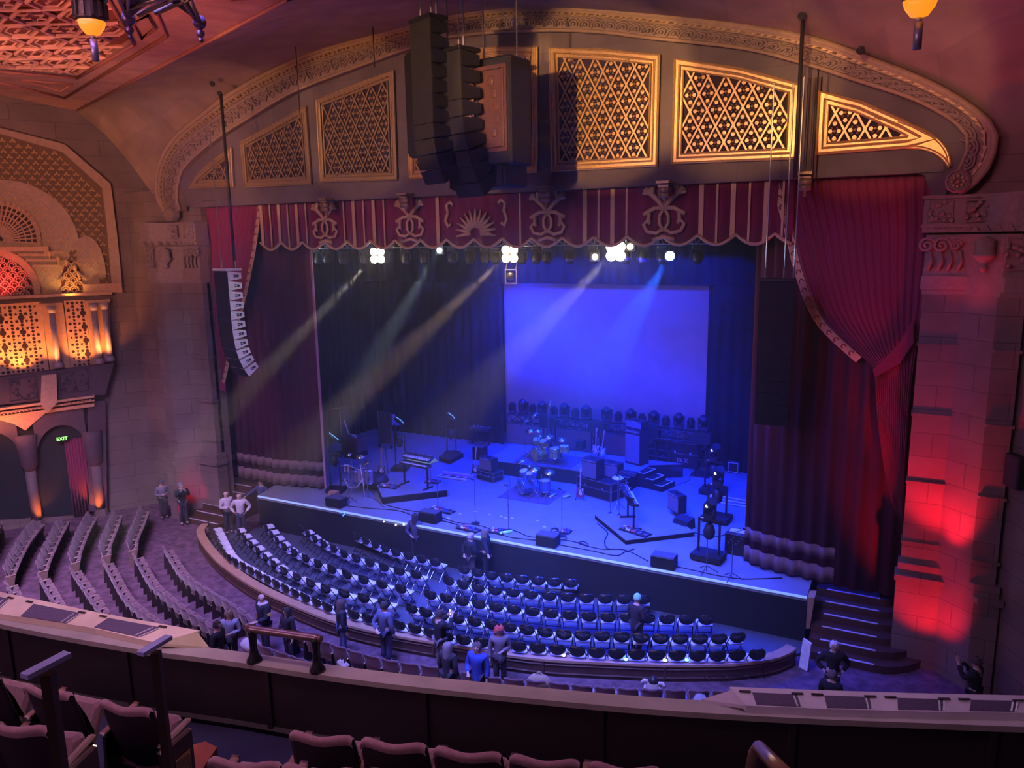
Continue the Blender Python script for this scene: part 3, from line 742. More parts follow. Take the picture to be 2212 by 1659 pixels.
# main swagged curtains ------------------------------------------------
def swag(y, outer, inner, name, lab, nfold, band_top, band_n):
    """curtain between two pixel polylines (same count) on plane y, with gathered folds"""
    A = spline(px(outer, y), 40); B_ = spline(px(inner, y), 40); G = []
    for i in range(41):
        r = []
        for k in range(nfold * 6 + 1):
            t = k / (nfold * 6); p = A[i].lerp(B_[i], t); w = (A[i] - B_[i]).length
            p.y += .05 * min(1, w / 2 + .3) * math.sin(t * nfold * 2 * PI) + .04 * math.sin(t * 7 + i * .1); r.append(p)
        G.append(r)
    o = MB().grid(G, (0, .03, 0)).build(name, REDV, smooth=True)
    tag(o, lab, 'curtain', 'swagged red house curtains')
    return o, A, B_
oc, A_, B_ = swag(22.35, [(2010, 372), (2008, 500), (1993, 640), (1978, 760), (1972, 800), (1966, 850), (1958, 960), (1952, 1080), (1948, 1140)], [(1682, 386), (1714, 505), (1735, 590), (1778, 690), (1872, 780), (1888, 800), (1897, 920), (1916, 1040), (1944, 1140)], 'house_curtain', 'red velvet curtain with gold edge swagged at the right of the stage', 16, 0, 0)
def gold_edge(B_, w, par, sg, n):
    m = MB(); A2 = []; B2 = []
    for i in range(n):
        d = (B_[min(i + 1, 40)] - B_[max(i - 1, 0)]).normalized(); nn = Vector((d.z, 0, -d.x)) * sg
        A2.append(B_[i] + Vector((0, -.09, 0))); B2.append(B_[i] + nn * w + Vector((0, -.09, 0)))
    m.strip(A2, B2, (0, .03, 0)); m.build('gold_edge', GTRIM, par, world=False)
    m = MB()
    for i in range(0, n - 1): 
        c = (A2[i] + B2[i]) / 2 + Vector((0, -.02, 0)); m.tube([c + Vector((math.cos(a) * w * .3, 0, math.sin(a) * w * .35)) for a in (0, 1, 2, 3, 4)], .02, 4)
    m.build('scroll_braid', mat('braid_red', (.35, .12, .08), .6), par)
gold_edge(B_, .2, oc, 1, 22)
# tie-back band
m = MB(); m.strip(px([(1972, 690), (1940, 745), (1885, 800)], 22.15), px([(1974, 740), (1945, 785), (1890, 815)], 22.15), (0, .04, 0)); m.build('tie_band', REDV, oc)
oc2, A2_, B2_ = swag(22.35, [(428, 440), (432, 520), (440, 640), (448, 760), (454, 840), (460, 930), (466, 1010), (470, 1060)], [(562, 436), (548, 540), (528, 640), (512, 700), (488, 800), (478, 860), (484, 960), (486, 1060)], 'house_curtain', 'red velvet curtain with gold edge gathered at the left of the stage', 12, 0, 0)
gold_edge(B2_, .16, oc2, -1, 26)
m = MB(); m.strip(px([(436, 790), (460, 815), (486, 830)], 22.2), px([(436, 812), (460, 836), (486, 846)], 22.2), (0, .04, 0)); m.build('tie_band', REDV, oc2)
# valance ---------------------------------------------------------------
VY = 22.25
val = thing('valance', 'red stage valance with gold stripes, crests and scalloped edge', 'valance', (-12.6, VY, 10))
xa, xb = -22.3, -2.95
zt = 11.5
def zb(x):
    t = (x - xa) / 1.05; f = abs(math.sin(t * PI)); return 9.98 - .28 * f + .07
G = [[], []]
n = 300
for i in range(n + 1):
    x = xa + (xb - xa) * i / n; y = VY + .03 * math.sin(i * .9); G[0].append((x, y, zt)); G[1].append((x, y + .02, zb(x)))
MB().grid(G, (0, .02, 0)).build('cloth', REDV, val, smooth=True, world=True)
m = MB(); pts = [(xa + (xb - xa) * i / n, VY - .04, zb(xa + (xb - xa) * i / n)) for i in range(n + 1)]
m.tube(pts, .05, 5); m.build('scalloped_trim', GTRIM, val, smooth=True, world=True)
m = MB(); crest = [OY(u, 470, VY).x for u in (704, 888, 1030, 1185, 1436)]; cw = [.68, .7, 1.45, .8, .85]
x = xa + .15; k = 0
while x < xb - .1:
    if not any(abs(x - c) < w for c, w in zip(crest, cw)):
        w = .13 if k % 2 == 0 else .06; MB().prism([(x - w / 2, VY - .05, zb(x) + .02), (x + w / 2, VY - .05, zb(x) + .02), (x + w / 2, VY - .05, zt), (x - w / 2, VY - .05, zt)], (0, .03, 0)).build('stripe', GTRIM, val, world=True)
    x += .44; k += 1
def crest_mesh(cx, s):
    m = MB(); q = lambda l: [(cx + a * s, VY - .08, 10.72 + b * s) for a, b in l]
    for sg in (1, -1):
        m.tube(q([(0, .1), (.15 * sg, .28), (.33 * sg, .45), (.5 * sg, .62)]), [.07 * s, .07 * s, .08 * s, .1 * s], 6)
        m.tube(q([(.33 * sg, .45), (.32 * sg, .6), (.28 * sg, .7)]), .07 * s, 6); m.tube(q([(.42 * sg, .48), (.58 * sg, .5)]), .06 * s, 6)
        m.tube(q([(0, .1), (.25 * sg, .1), (.45 * sg, .0), (.56 * sg, -.06)]), .065 * s, 6); m.tube(q([(.4 * sg, .02), (.42 * sg, -.2), (.38 * sg, -.3)]), .06 * s, 6)
        m.tube(q([(0, .1), (.12 * sg, -.1), (.12 * sg, -.3), (0, -.5)]), .05 * s, 6)
        m.tube(q([(0, -.42), (.2 * sg, -.55), (.45 * sg, -.5), (.55 * sg, -.32), (.45 * sg, -.22), (.36 * sg, -.3)]), .055 * s, 6)
    m.tube(q([(-.3, -.72), (0, -.64), (.3, -.72)]), .06 * s, 6)
    return m
for c, s in zip([crest[0], crest[1], crest[3], crest[4]], (1, 1, 1.05, 1.1)): crest_mesh(c, s).build('crest', GTRIM, val, smooth=True, world=True)
m = MB(); c = crest[2]
for sg in (1, -1): m.tube([(c + sg * a, VY - .08, z) for a, z in ((.85, 11.15), (.95, 11.25), (1.1, 11.15), (1.05, 10.9), (1.15, 10.65), (1.05, 10.45), (.95, 10.55))], .06, 6)
for k in range(13):
    a = -.15 + k * (PI + .3) / 12; m.tube([(c + math.cos(a) * .2, VY - .09, 10.25 + math.sin(a) * .15), (c + math.cos(a) * .75, VY - .09, 10.25 + math.sin(a) * .75)], [.1, .03], 5)
m.build('centre_emblem', GTRIM, val, smooth=True, world=True)
# ================================================================ RIGGING
TY, TZ = 25.0, 9.85
tr = thing('lighting_truss', 'black overhead lighting truss across the stage behind the valance', 'truss', (-13.5, TY, TZ))
x0, x1 = OY(628, 545, TY).x, OY(1535, 560, TY).x
def truss_mesh(a, b, w, r=.025, dia=True, n=None):
    a = Vector(a); b = Vector(b); m = MB(); d = b - a; L = d.length; d.normalize(); h = Vector((0, 0, 1)) if abs(d.z) < .9 else Vector((1, 0, 0)); s = d.cross(h).normalized()
    cs = [s * i * w / 2 + h * j * w / 2 for i, j in ((1, 1), (1, -1), (-1, -1), (-1, 1))]
    for c in cs: m.cyl(a + c, b + c, r, n=6)
    k = n or max(2, int(L / w / 1.2))
    for i in range(k):
        p = a + d * (L * i / k); q = a + d * (L * (i + 1) / k)
        for j in range(4): m.bar(p + cs[j], q + cs[(j + 1) % 4], r * 1.1)
        for j in range(4): m.bar(p + cs[j], p + cs[(j + 1) % 4], r)
    return m
truss_mesh((x0, TY, TZ + .15), (x1, TY, TZ + .15), .45).build('frame', GRYM, tr, world=True)
m = MB()
for i in range(8): x = x0 + (x1 - x0) * (i + .5) / 8; m.cyl((x, TY, TZ + .3), (x, TY, 13), .02, n=5)
m.build('hanging_chain', BLK, tr, world=True)
def moving_light(name, label, loc, rz, tilt, group, m_lens=None, hang=True, s=1.0):
    """moving head: base, yoke, head with lens; hanging or standing"""
    t = thing(name, label, 'stage light', loc, rz, group); g = -1 if hang else 1
    MB().bev((0, 0, g * .09 * s), (.36 * s, .3 * s, .16 * s), .03 * s).build('base', BLK, t)
    m = MB(); m.box((0, 0, g * .2 * s), (.4 * s, .12 * s, .05 * s))
    for sx in (-.18, .18): m.box((sx * s, 0, g * .36 * s), (.05 * s, .12 * s, .34 * s))
    m.build('yoke', BLK, t)
    R = Matrix.Rotation(tilt, 3, 'X'); c = Vector((0, 0, g * .42 * s))
    MB().lathe([(0, -.24 * s), (.1 * s, -.22 * s), (.15 * s, -.1 * s), (.16 * s, .12 * s), (.14 * s, .22 * s), (.13 * s, .24 * s)], c, 12, R).build('head', BLK, t, smooth=True)
    MB().lathe([(0, .235 * s), (.13 * s, .23 * s), (.135 * s, .215 * s)], c, 12, R).build('lens', m_lens or mat('lens_dark', (.12, .12, .15), .15, var=0), t)
    return t
LB = mat('lens_blue', (.2, .4, 1), emit=(.25, .5, 1), es=14, var=0)
LW = mat('lens_warm', (1, .9, .7), emit=(1, .8, .5), es=60, var=0)
LC = mat('lens_cool', (.9, .95, 1), emit=(.85, .93, 1), es=60, var=0)
LCY = mat('lens_cyan', (.5, .8, 1), emit=(.2, .6, 1), es=60, var=0)
FIX = [(688, 'o'), (708, 'o'), (742, 'o'), (788, 'o'), (835, 'o'), (878, 'o'), (918, 'o'), (979, 'b'), (1017, 'o'), (1050, 'o'), (1072, 'o'), (1130, 'o'), (1160, 'b'), (1183, 'b'), (1232, 'b'), (1284, 'b'), (1353, 'b'), (1390, 'o'), (1432, 'b'), (1507, 'b')]
for i, (u, k) in enumerate(FIX):
    x = OY(u, 545, TY).x
    moving_light('moving_light', f'{ordw(i)} small stage light from the left hanging on the overhead truss' + (', glowing blue' if k == 'b' else ', unlit'), (x, TY - .05, TZ - .08), math.radians(20), math.radians(180 - 35 if k == 'b' else 160), 'lights hanging on the overhead truss', LB if k == 'b' else None, s=.95)
# bright lamps
LAMPS = [(650, 545, LC, 'cool white', 4), (815, 540, LW, 'warm white', 4), (949, 538, LC, 'white', 1), (1101, 537, LW, 'warm amber', 4), (1285, 552, LW, 'small warm', 1), (1330, 531, LW, 'large warm', 5), (1361, 530, LW, 'tiny warm', 1), (1447, 550, LCY, 'cyan blue', 2)]
LPOS = []
for i, (u, v, lm, cn, k) in enumerate(LAMPS):
    p = OY(u, v + (12 if k >= 4 else 3), TY - .5); LPOS.append(p)
    t = thing('blinder_lamp', f'{cn} blazing lamp, {ordw(i)} from the left on the overhead truss', 'stage light', p, math.radians(12), 'blazing lamps on the overhead truss')
    w = .58 if k >= 4 else .3
    m = MB().box((0, .08, 0), (w, .14, w)); m.cyl((0, .08, w / 2), (0, .3, .35), .025); m.build('housing', BLK, t)
    m = MB(); r = {1: .1, 2: .15, 4: .15, 5: .175}[k]
    for q in ([(0, 0)] if k < 4 else [(-.145, -.145), (.145, -.145), (-.145, .145), (.145, .145)]):
        m.lathe([(0, -.05), (r * .6, -.035), (r, 0), (r, .02)], (q[0], 0, q[1]), 14, Matrix.Rotation(-PI / 2, 3, 'X'))
    m.build('lamp_face', lm, t)
t = thing('framed_fan_light', 'small square framed fixture hanging just below the truss centre', 'stage light', OY(1104, 612, TY - .3))
m = MB(); 
for sx in (-.22, .22): m.bar((sx, 0, -.02), (sx, 0, .5), .035)
m.bar((-.22, 0, 0), (.22, 0, 0), .05); m.bar((-.22, 0, .48), (.22, 0, .48), .04); m.bar((-.2, 0, .5), (-.2, .2, .95), .03); m.bar((.2, 0, .5), (.2, .2, .95), .03); m.build('frame', WHT, t)
m = MB(); m.lathe([(0, -.16), (.12, -.12), (.15, 0), (.13, .12), (0, .16)], (-.02, 0, .25), 12); m.build('head', GRYM, t, smooth=True)
# ---- line arrays ------------------------------------------------------
def line_array(name, label, top, n, angs, w, h, dd, facem, sidem, yaw, cables, logo=False):
    t = thing(name, label, 'speaker', top, yaw)
    m = MB().bev((0, 0, .05), (w * 1.02, dd * 1.15, .09), .02); m.build('rigging_frame', facem, t)
    m = MB()
    for cx_, cy_, L in cables: m.cyl((cx_, cy_, .08), (cx_, cy_, L), .018, n=5)
    for cx_, cy_, L in cables: m.cyl((cx_, cy_, .08), (cx_, cy_, .35), .035, n=6)
    m.build('cable', GRYM, t)
    p = Vector((0, -dd * .2, 0)); a = 0
    for i in range(n):
        a += angs[min(i, len(angs) - 1)]; R = Matrix.Rotation(a, 3, 'X')
        q = [(-w / 2, -dd * .45, 0), (-w / 2, -dd * .45, -h), (-w / 2, dd * .5, -h * .8), (-w / 2, dd * .5, -h * .2)]
        pts = [p + R @ Vector(x) + Vector((0, dd * .2, 0)) for x in q]
        b = MB().prism(pts, (w, 0, 0)).build('cabinet', sidem, t)
        f = R @ Vector((0, -dd * .45 - .012, -h / 2)) + p + Vector((0, dd * .2, 0))
        MB().box(f, (w * .985, .02, h * 1.02), R).build('grille', mat('speaker_mesh', (.012, .012, .014), .8), b)
        if logo:
            s_ = MB()
            for zz, ww in ((-.03, .09), (.03, .09)): s_.box(p + R @ Vector((w / 2 + .003, .02, -h / 2 + zz)) + Vector((0, dd * .2, 0)), (.006, ww, .035), R)
            s_.lathe([(0, 0), (.05, 0), (.05, .01), (0, .01)], p + R @ Vector((w / 2 + .003, .12, -h / 2)) + Vector((0, dd * .2, 0)), 8, Matrix.Rotation(PI / 2, 3, 'Y'))
            s_.build('side_badge', BLK, b)
        p = p + R @ Vector((0, 0, -h * 1.02))
    return t
la = OY(497, 584, 19.5)
yw_l = math.radians(0)
line_array('line_array_speaker', 'curved column of white speaker cabinets hanging at the left of the stage', (la.x - .15, 19.5, la.z - .02), 11, [0, 0, .0, 0, 0, .03, .04, .06, .12, .15, .14], .95, .33, .52, WHT, WHT, math.radians(-15), [(-.38, .0, 4.6), (.4, .1, 4.6)], True)
ra = OY(1680, 604, 20.6)
line_array('line_array_speaker', 'dark curved speaker column hanging before the right red drape', (ra.x, 20.6, ra.z - .05), 12, [0, 0, 0, .02, .02, .03, .04, .05], .85, .31, .5, BLK, BLKG, math.radians(8), [(-.3, 0, 4.8), (.15, .1, 4.8), (.38, 0, 4.9)])
# centre cluster
m = MB(); c0 = OY(925, 48, 16.6)
line_array('centre_speaker_column', 'tall black speaker column at the left of the hanging centre cluster', (c0.x, 16.6, c0.z), 11, [0, 0, 0, 0, 0, 0, -.02, .05, .1, .14, .16], .85, .33, .5, BLKC, BLKC, math.radians(-22), [(-.3, 0, 3), (.0, .1, 3), (.35, 0, 3)])
c1 = OY(985, 118, 16.9)
line_array('centre_speaker_column', 'wide black speaker column in the middle of the hanging centre cluster', (c1.x, 16.9, c1.z), 9, [0, 0, 0, .05, .08, .1, .1, .12], 1.05, .36, .6, BLKC, BLKC, math.radians(-20), [(-.3, 0, 3), (.0, .1, 3), (.3, 0, 3)])
c2 = OY(1078, 125, 17.4)
t = thing('hanging_speaker_box', 'square wooden fronted speaker box at the right of the centre cluster', 'speaker', (c2.x - .1, 17.4, c2.z - 1.25), math.radians(-8))
MB().bev((0, .25, 0), (1.15, .9, 2.5), .04).build('body', BLKC, t)
m = MB().box((0, -.22, .05), (.95, .04, 2.0)); m.build('front_board', mat('mahogany', (.1, .04, .035), .5, scale=5), t)
m = MB(); m.tube([(-.38, -.26, -.85), (.38, -.26, -.85), (.38, -.26, .95), (-.38, -.26, .95)], .03, 5, closed=True)
for k in range(5): m.sph((.1 + .1 * math.sin(k), -.26, -.5 + k * .3), (.09, .03, .12), 6, 4)
m.build('carved_relief', MATS['mahogany'], t)
m = MB()
for cx_ in (-.5, .5): m.cyl((cx_, .2, 1.25), (cx_, .2, 4.5), .018, n=5)
m.build('cable', GRYM, t)
t = thing('speaker_stack', 'broad dark cabinets hanging at the lower left of the centre cluster', 'speaker', OY(925, 245, 17.3), math.radians(-22))
m = MB()
m.bev((-.05, .2, .25), (1.3, .8, 2.6), .05); m.build('body', BLKC, t); MB().box((-.05, -.22, .25), (1.2, .03, 2.4)).build('grille', BLKC, t)
MB().cyl((-.5, .2, 1.5), (-.5, .2, 4.6), .02, n=5).build('cable', GRYM, t)
t = thing('subwoofer_stack', 'dark bulky cabinet hanging lowest under the centre cluster', 'speaker', OY(1042, 352, 17.9), math.radians(-15))
MB().bev((0, .2, .1), (2.0, .9, 1.5), .05).build('body', BLKC, t); MB().box((0, -.27, .1), (1.9, .03, 1.4)).build('grille', BLKC, t)
# rods hanging down in front of arch
for k, (u, va, vb) in enumerate([(477, 203, 582), (1735, 30, 384), (417, 112, 180), (1768, 150, 384), (636, 60, 246), (805, 55, 146)]):
    a = OY(u, va, 19.5 if k < 1 else 20.8); b = Vector((a.x, a.y, OY(u, vb, a.y).z))
    t = tag(MB().cyl(a, b, .05 if k < 2 else .018, n=7).build('hanging_rod', BLK, smooth=True), ['dark rod dropping from the canopy to the left white speaker column', 'dark rod crossing the arch above the gilded scroll bracket', 'short cable from a canopy hole at the upper left', 'thinner rod just right of the long rod at the right', 'thin cable over the second grille from the left', 'thin cable over the third grille from the left'][k], 'rod', 'cables and rods hanging from the canopy')
for k, (u, v) in enumerate([(416, 112), (472, 131), (460, 180), (476, 201), (622, 64), (1733, 32), (1860, 107)]):
    p = OY(u, v, 20.4); t = tag(MB().lathe([(0, 0), (.09, 0), (.1, .06), (.06, .1), (0, .1)], p, 10, Matrix.Rotation(2.2, 3, 'X')).build('canopy_port', BLK), f'small dark round cable port in the canopy, {ordw(k)} from the left', 'cable port', 'cable ports in the canopy')
# ---- hanging lanterns & canopy frame -----------------------------------
AMB = mat('amber_glass', (1, .5, .1), .3, emit=(1, .27, .01), es=1.1, var=.1)
for k, (u, v, dd, lab) in enumerate(((198, 50, 11.0, 'ornate dark lantern with a glowing amber bowl at the upper left'), (1988, 5, 9.5, 'amber lantern bowl cut by the top edge at the right'))):
    p = CAM + ray(u, v).normalized() * dd; t = thing('hanging_lantern', lab, 'lantern', p, 0, 'hanging amber lanterns'); s = .8 if k == 0 else .85
    MB().lathe([(.02, -.17 * s), (.1 * s, -.15 * s), (.165 * s, -.06 * s), (.19 * s, .02 * s)], (0, 0, 0), 18).build('glass_bowl', AMB, t, smooth=True)
    m = MB().lathe([(.19 * s, .02 * s), (.21 * s, .05 * s), (.2 * s, .28 * s), (.25 * s, .32 * s), (.22 * s, .6 * s), (.1 * s, .8 * s), (.03, 1.0 * s)], (0, 0, 0), 12)
    for q in range(12):
        a = q * PI / 6; m.box((math.cos(a) * .215 * s, math.sin(a) * .215 * s, .17 * s), (.03, .03, .2 * s), rz=a)
    m.build('metal_body', mat('lantern_metal', (.16, .11, .06), .4, .6, scale=10, bump=.4), t)
    MB().cyl((0, 0, -.17 * s), (0, 0, -.22 * s), .035 * s, n=10).cyl((0, 0, -.22 * s), (0, 0, -.52 * s), .05 * s, n=12).build('tassel_cylinder', mat('pale_tube', (.5, .42, .5), .35, .5), t, smooth=True)
    MB().cyl((0, 0, 1.0 * s), (0, 0, 3), .012).build('chain', BLK, t)
ft = thing('hanging_light_lattice', 'gilt metal lattice frame with round finials hanging at the upper left', 'frame', ZP(340, 20, -.6))
def fp(u, v, dz=-1.2): return OZ(u, v, ZC + dz)
m = MB()
for q in ([(275, -10), (277, 42)], [(270, 20), (350, -5)], [(337, 28), (400, 0), (440, -20)], [(300, 32), (345, 10), (420, -25)], [(245, -30), (277, 42)], [(400, -25), (431, 46)], [(375, -30), (425, 46)]):
    m.tube([fp(*a) for a in q], .045, 6)
m.build('bars', mat('gilt_bar', (.6, .36, .22), .35, .6, scale=12), ft, smooth=True, world=True)
m = MB(); m.prism([fp(255, -40), fp(277, 42), fp(330, 0), fp(340, -40)], (0, 0, .03)); m.prism([fp(320, -30), fp(425, 44), fp(400, -40)], (0, 0, .03)); m.build('mesh_panel', mat('olive_panel', (.25, .18, .09), .6), ft, world=True)
m = MB()
for u, v in ((277, 40), (431, 48)):
    p = fp(u, v); m.sph(p, .13, 10, 8); m.sph(p - Vector((0, 0, .2)), .08, 8, 6); m.sph(p - Vector((0, 0, .32)), .05, 8, 6)
m.build('finial', mat('purple_bronze', (.3, .16, .2), .3, .7), ft, smooth=True, world=True)
# ================================================================ PIT
CAPZ = -.95
RO = [(436, 1131), (424, 1146), (433, 1170), (463, 1207), (507, 1242), (559, 1274), (615, 1300), (659, 1319), (715, 1340), (790, 1360), (860, 1374), (930, 1386), (1016, 1400), (1098, 1415), (1188, 1425), (1300, 1431), (1428, 1436), (1520, 1436), (1592, 1434), (1663, 1425), (1700, 1414), (1722, 1400)]
PO = spline([OZ(u, v, CAPZ) for u, v in RO], 70)
PI_ = []
for i in range(71):
    d = (PO[min(i + 1, 70)] - PO[max(i - 1, 0)]).normalized(); PI_.append(PO[i] + Vector((-d.y, d.x, 0)) * .3)
m = MB()
for i in range(70): m.prism([PO[i], PO[i + 1], PI_[i + 1], PI_[i]], (0, 0, -.07))
rail = thing('pit_rail', 'curved wooden pit wall with a pale tan cap around the folding chairs', 'railing', (PO[35].x, PO[35].y, FZ))
m.build('cap', TANW, rail, world=True)
m = MB()
for i in range(70):
    a, b, c, d = PO[i].lerp(PI_[i], .1), PO[i + 1].lerp(PI_[i + 1], .1), PO[i + 1].lerp(PI_[i + 1], .5), PO[i].lerp(PI_[i], .5)
    m.prism([Vector((p.x, p.y, FZ)) for p in (a, b, c, d)], (0, 0, CAPZ - .06 - FZ))
m.build('wall', DKW, rail, world=True)
m = MB()
for i in range(5, 68, 9):
    p = PO[i].lerp(PI_[i], .1); m.box((p.x, p.y, (FZ + CAPZ) / 2), (.06, .06, CAPZ - FZ - .1))
for dz in (-.16, .1 - (CAPZ - FZ)): m.tube([p.lerp(q, .12) + Vector((0, 0, dz)) for p, q in zip(PO, PI_)], .03, 5)
m.build('panel_moulding', DKW, rail, world=True)
for k, (u, v, cc, nm) in enumerate(((1218, 1422, (1, .8, .5), 'warm white'), (1352, 1431, (.15, .7, 1), 'first cyan'), (1437, 1433, (1, .85, .6), 'second warm white'), (1483, 1432, (.1, .5, 1), 'second cyan'))):
    c = OZ(u, v - 4, CAPZ); t = thing('footlight', f'tiny {nm} glowing footlight on the pit rail cap', 'footlight', c, 0, 'footlights on the pit rail')
    MB().lathe([(.07, 0), (.08, .02), (.05, .03)], (0, 0, 0), 12).build('housing', BLK, t); MB().lathe([(.055, .03), (.04, .05), (0, .055)], (0, 0, 0), 12).build('lens', mat('foot_' + nm.replace(' ', '_'), cc, emit=cc, es=14, var=0), t)
pf = [Vector((p.x, p.y, PZ - .02)) for p in PI_] + [Vector((EX1 + .4, EY, PZ - .02)), Vector((EX0, EY, PZ - .02))]
struct(MB().prism(pf, (0, 0, .02)).build('floor_pit', PITF), 'pit floor under the rows of folding chairs')
# ---- folding chair (faces +Y)
def make_fold():
    t = thing('folding_chair', 'x', 'chair')
    m = MB(); pr = [(-.2, -.19), (.2, -.19), (.23, .1), (.2, .2), (-.2, .2), (-.23, .1)]
    m.prism([(x, y, .42) for x, y in pr], (0, 0, .035)); m.build('seat', LGR, t)
    G = []
    for j, (z, hw) in enumerate([(.53, .12), (.58, .19), (.67, .232), (.76, .205), (.825, .12)]):
        G.append([(hw * k / 4, -.255 - .02 * (z - .55) - .05 * (1 - (k / 4) ** 2), z) for k in range(-4, 5)])
    MB().grid(G, (0, .022, 0)).build('backrest', BLKG, t, smooth=True)
    for s in (-1, 1):
        m = MB(); m.tube([(.225 * s, .2, 0), (.225 * s, -.02, .36), (.22 * s, -.2, .62), (.18 * s, -.27, .79), (.0, -.3, .83)], .014, 5)
        m.bar((.225 * s, .16, .06), (0, .16, .06), .02); m.build('leg', BLKG, t)
        m = MB(); m.tube([(.2 * s, .14, .42), (.2 * s, -.1, .2), (.2 * s, -.3, 0)], .012, 5); m.bar((.2 * s, -.24, .08), (0, -.24, .08), .018); m.build('leg', BLKG, t)
    return t
fold = make_fold(); fold_used = [False]
def place(proto, used, p, rz, lab, grp):
    if not used[0]: used[0] = True; proto.location = p; proto.rotation_euler = (0, 0, rz); proto['label'] = lab; proto['group'] = grp; return proto
    return dup(proto, p, rz, lab, grp)
ROWS = [
 ('the curved row along the pit rail', [(443, 1129), (474, 1188), (518, 1218), (585, 1254), (637, 1279), (683, 1298), (711, 1309), (787, 1329), (881, 1350), (917, 1359), (995, 1376), (1112, 1390), (1200, 1397), (1285, 1404), (1375, 1408), (1464, 1410), (1552, 1411), (1641, 1408)]),
 ('the left block, second row from rail', [(501, 1129), (541, 1168), (594, 1213), (648, 1240), (702, 1262), (772, 1279), (828, 1291)]),
 ('the left block, third row from rail', [(563, 1120), (600, 1162), (633, 1184), (691, 1211), (740, 1229), (778, 1241), (864, 1262)]),
 ('the left block, fourth row from rail', [(649, 1133), (681, 1157), (706, 1170), (748, 1190), (793, 1205), (843, 1220), (897, 1232)]),
 ('the short front row of the left block', [(768, 1150), (811, 1168), (859, 1186), (885, 1192), (938, 1205)]),
 ('the right block, second row from rail', [(887, 1304), (920, 1313), (999, 1328), (1067, 1339), (1141, 1350), (1225, 1360), (1305, 1363), (1387, 1367), (1471, 1369), (1557, 1369), (1595, 1366)]),
 ('the right block, third row from rail', [(928, 1275), (994, 1288), (1063, 1300), (1137, 1309), (1213, 1317), (1290, 1322), (1369, 1324), (1447, 1327), (1527, 1328)]),
 ('the right block, second row from stage', [(967, 1245), (1026, 1260), (1098, 1269), (1168, 1276), (1242, 1281), (1316, 1284), (1390, 1285)]),
 ('the right block, front row by stage', [(1001, 1221), (1061, 1234), (1129, 1242), (1197, 1248), (1232, 1250)])]
NCH = [None, 14, 13, 11, 8, 19, 16, 12, 8]
def row_place(pl, spacing, zt, back, n=None, proto=None, used=None, fmt='', grp='', z0=0, skip=(), flip=False):
    P = spline(pl, 200); L = plen(P)
    k = (n - 1) if n else round(L / spacing)
    Q = resample(P, k); out = []
    for i, p in enumerate(Q):
        a = Q[max(i - 1, 0)]; b = Q[min(i + 1, k)]; d = (b - a).normalized(); nn = Vector((-d.y, d.x, 0))
        if flip: nn = -nn
        if i in skip: continue
        rz = math.atan2(nn.y, nn.x) - PI / 2; q = p + nn * back; out.append((q, rz, i))
        place(proto, used, (q.x, q.y, z0), rz, fmt.format(ordw(i)), grp)
    return out
nch = 0
for (lab, pl), n in zip(ROWS, NCH):
    o = row_place([OZ(u, v, PZ + .83) for u, v in pl], .53, 0, .27 if n else .4, n, fold, fold_used, 'folding chair, {} from left in ' + lab, 'folding chairs in the pit', PZ)
    nch += len(o)
print('folding chairs', nch)
# ---- theatre seat (faces +Y, back seen from behind)
def make_seat(label, cat='seat', end=True, hi=False):
    t = thing('theatre_seat', label, cat); N = 8 if hi else 4
    G = []
    prof = [(.36, .0, 1), (.62, -.06, 1.02), (.82, -.1, 1), (.9, -.115, .97), (.93, -.11, .93)]
    for z, y, w in prof:
        r = []
        for k in range(-N, N + 1):
            s = k / N; top = max(0, (z - .6) / .33); r.append((s * .25 * w, y + .05 * s * s, z + top * (.035 * abs(s) ** 1.5 - .05 * abs(s) ** 6)))
        G.append(r)
    MB().grid(G, (0, .02, 0)).build('back_shell', PLDK if hi else PLBK, t, smooth=True)  # foreground backs: their lack of light is put into the dark shell colour
    G2 = []
    for z, y, w in [(.4, .02, .95), (.5, .06, .97), (.7, -.0, .97), (.84, -.06, .98), (.925, -.085, .97), (.945, -.11, .95), (.92, -.135, .95), (.87, -.12, .97)]:
        r = []
        for k in range(-N, N + 1):
            s = k / N; top = max(0, (z - .6) / .33); r.append((s * .25 * w, y + .05 * s * s + (0 if abs(s) < .9 else -.02), z + top * (.035 * abs(s) ** 1.5 - .05 * abs(s) ** 6)))
        G2.append(r)
    MB().grid(G2).build('back_cushion', PLUSH if hi else mat('orchestra_plush', (.2, .11, .13), .95, sheen=.3, scale=20), t, smooth=True)
    m = MB(); R = Matrix.Rotation(math.radians(62), 3, 'X'); m.bev((0, .13, .5), (.46, .42, .1), .03, M=R); m.build('seat_cushion', PLUSH if hi else MATS['orchestra_plush'], t, smooth=False)
    for s in ((-1, 1) if end else (-1,)):
        m = MB(); m.bev((.27 * s, .1, .63), (.06, .34, .04), .015, M=Matrix.Rotation(math.radians(6), 3, 'X')); m.build('armrest', mat('armrest_wood', (.35, .22, .17), .3, coat=.4, scale=12), t)
    m = MB(); m.prism([(-.285, -.1, 0), (-.285, .22, 0), (-.285, .18, .3), (-.285, .25, .61), (-.285, -.06, .61)], (.03, 0, 0)); m.build('standard', PLDK, t)
    return t
seat = make_seat('x', end=False); seat_used = [False]
seat_end = make_seat('x', end=True)
m = MB(); m.prism([(.285, -.1, 0), (.285, .22, 0), (.285, .18, .3), (.285, .25, .61), (.285, -.06, .61)], (.035, 0, 0)); m.build('end_panel', mat('carved_end', (.2, .13, .1), .5, scale=14, bump=.6), seat_end)
end_used = [False]
KIDS.clear()
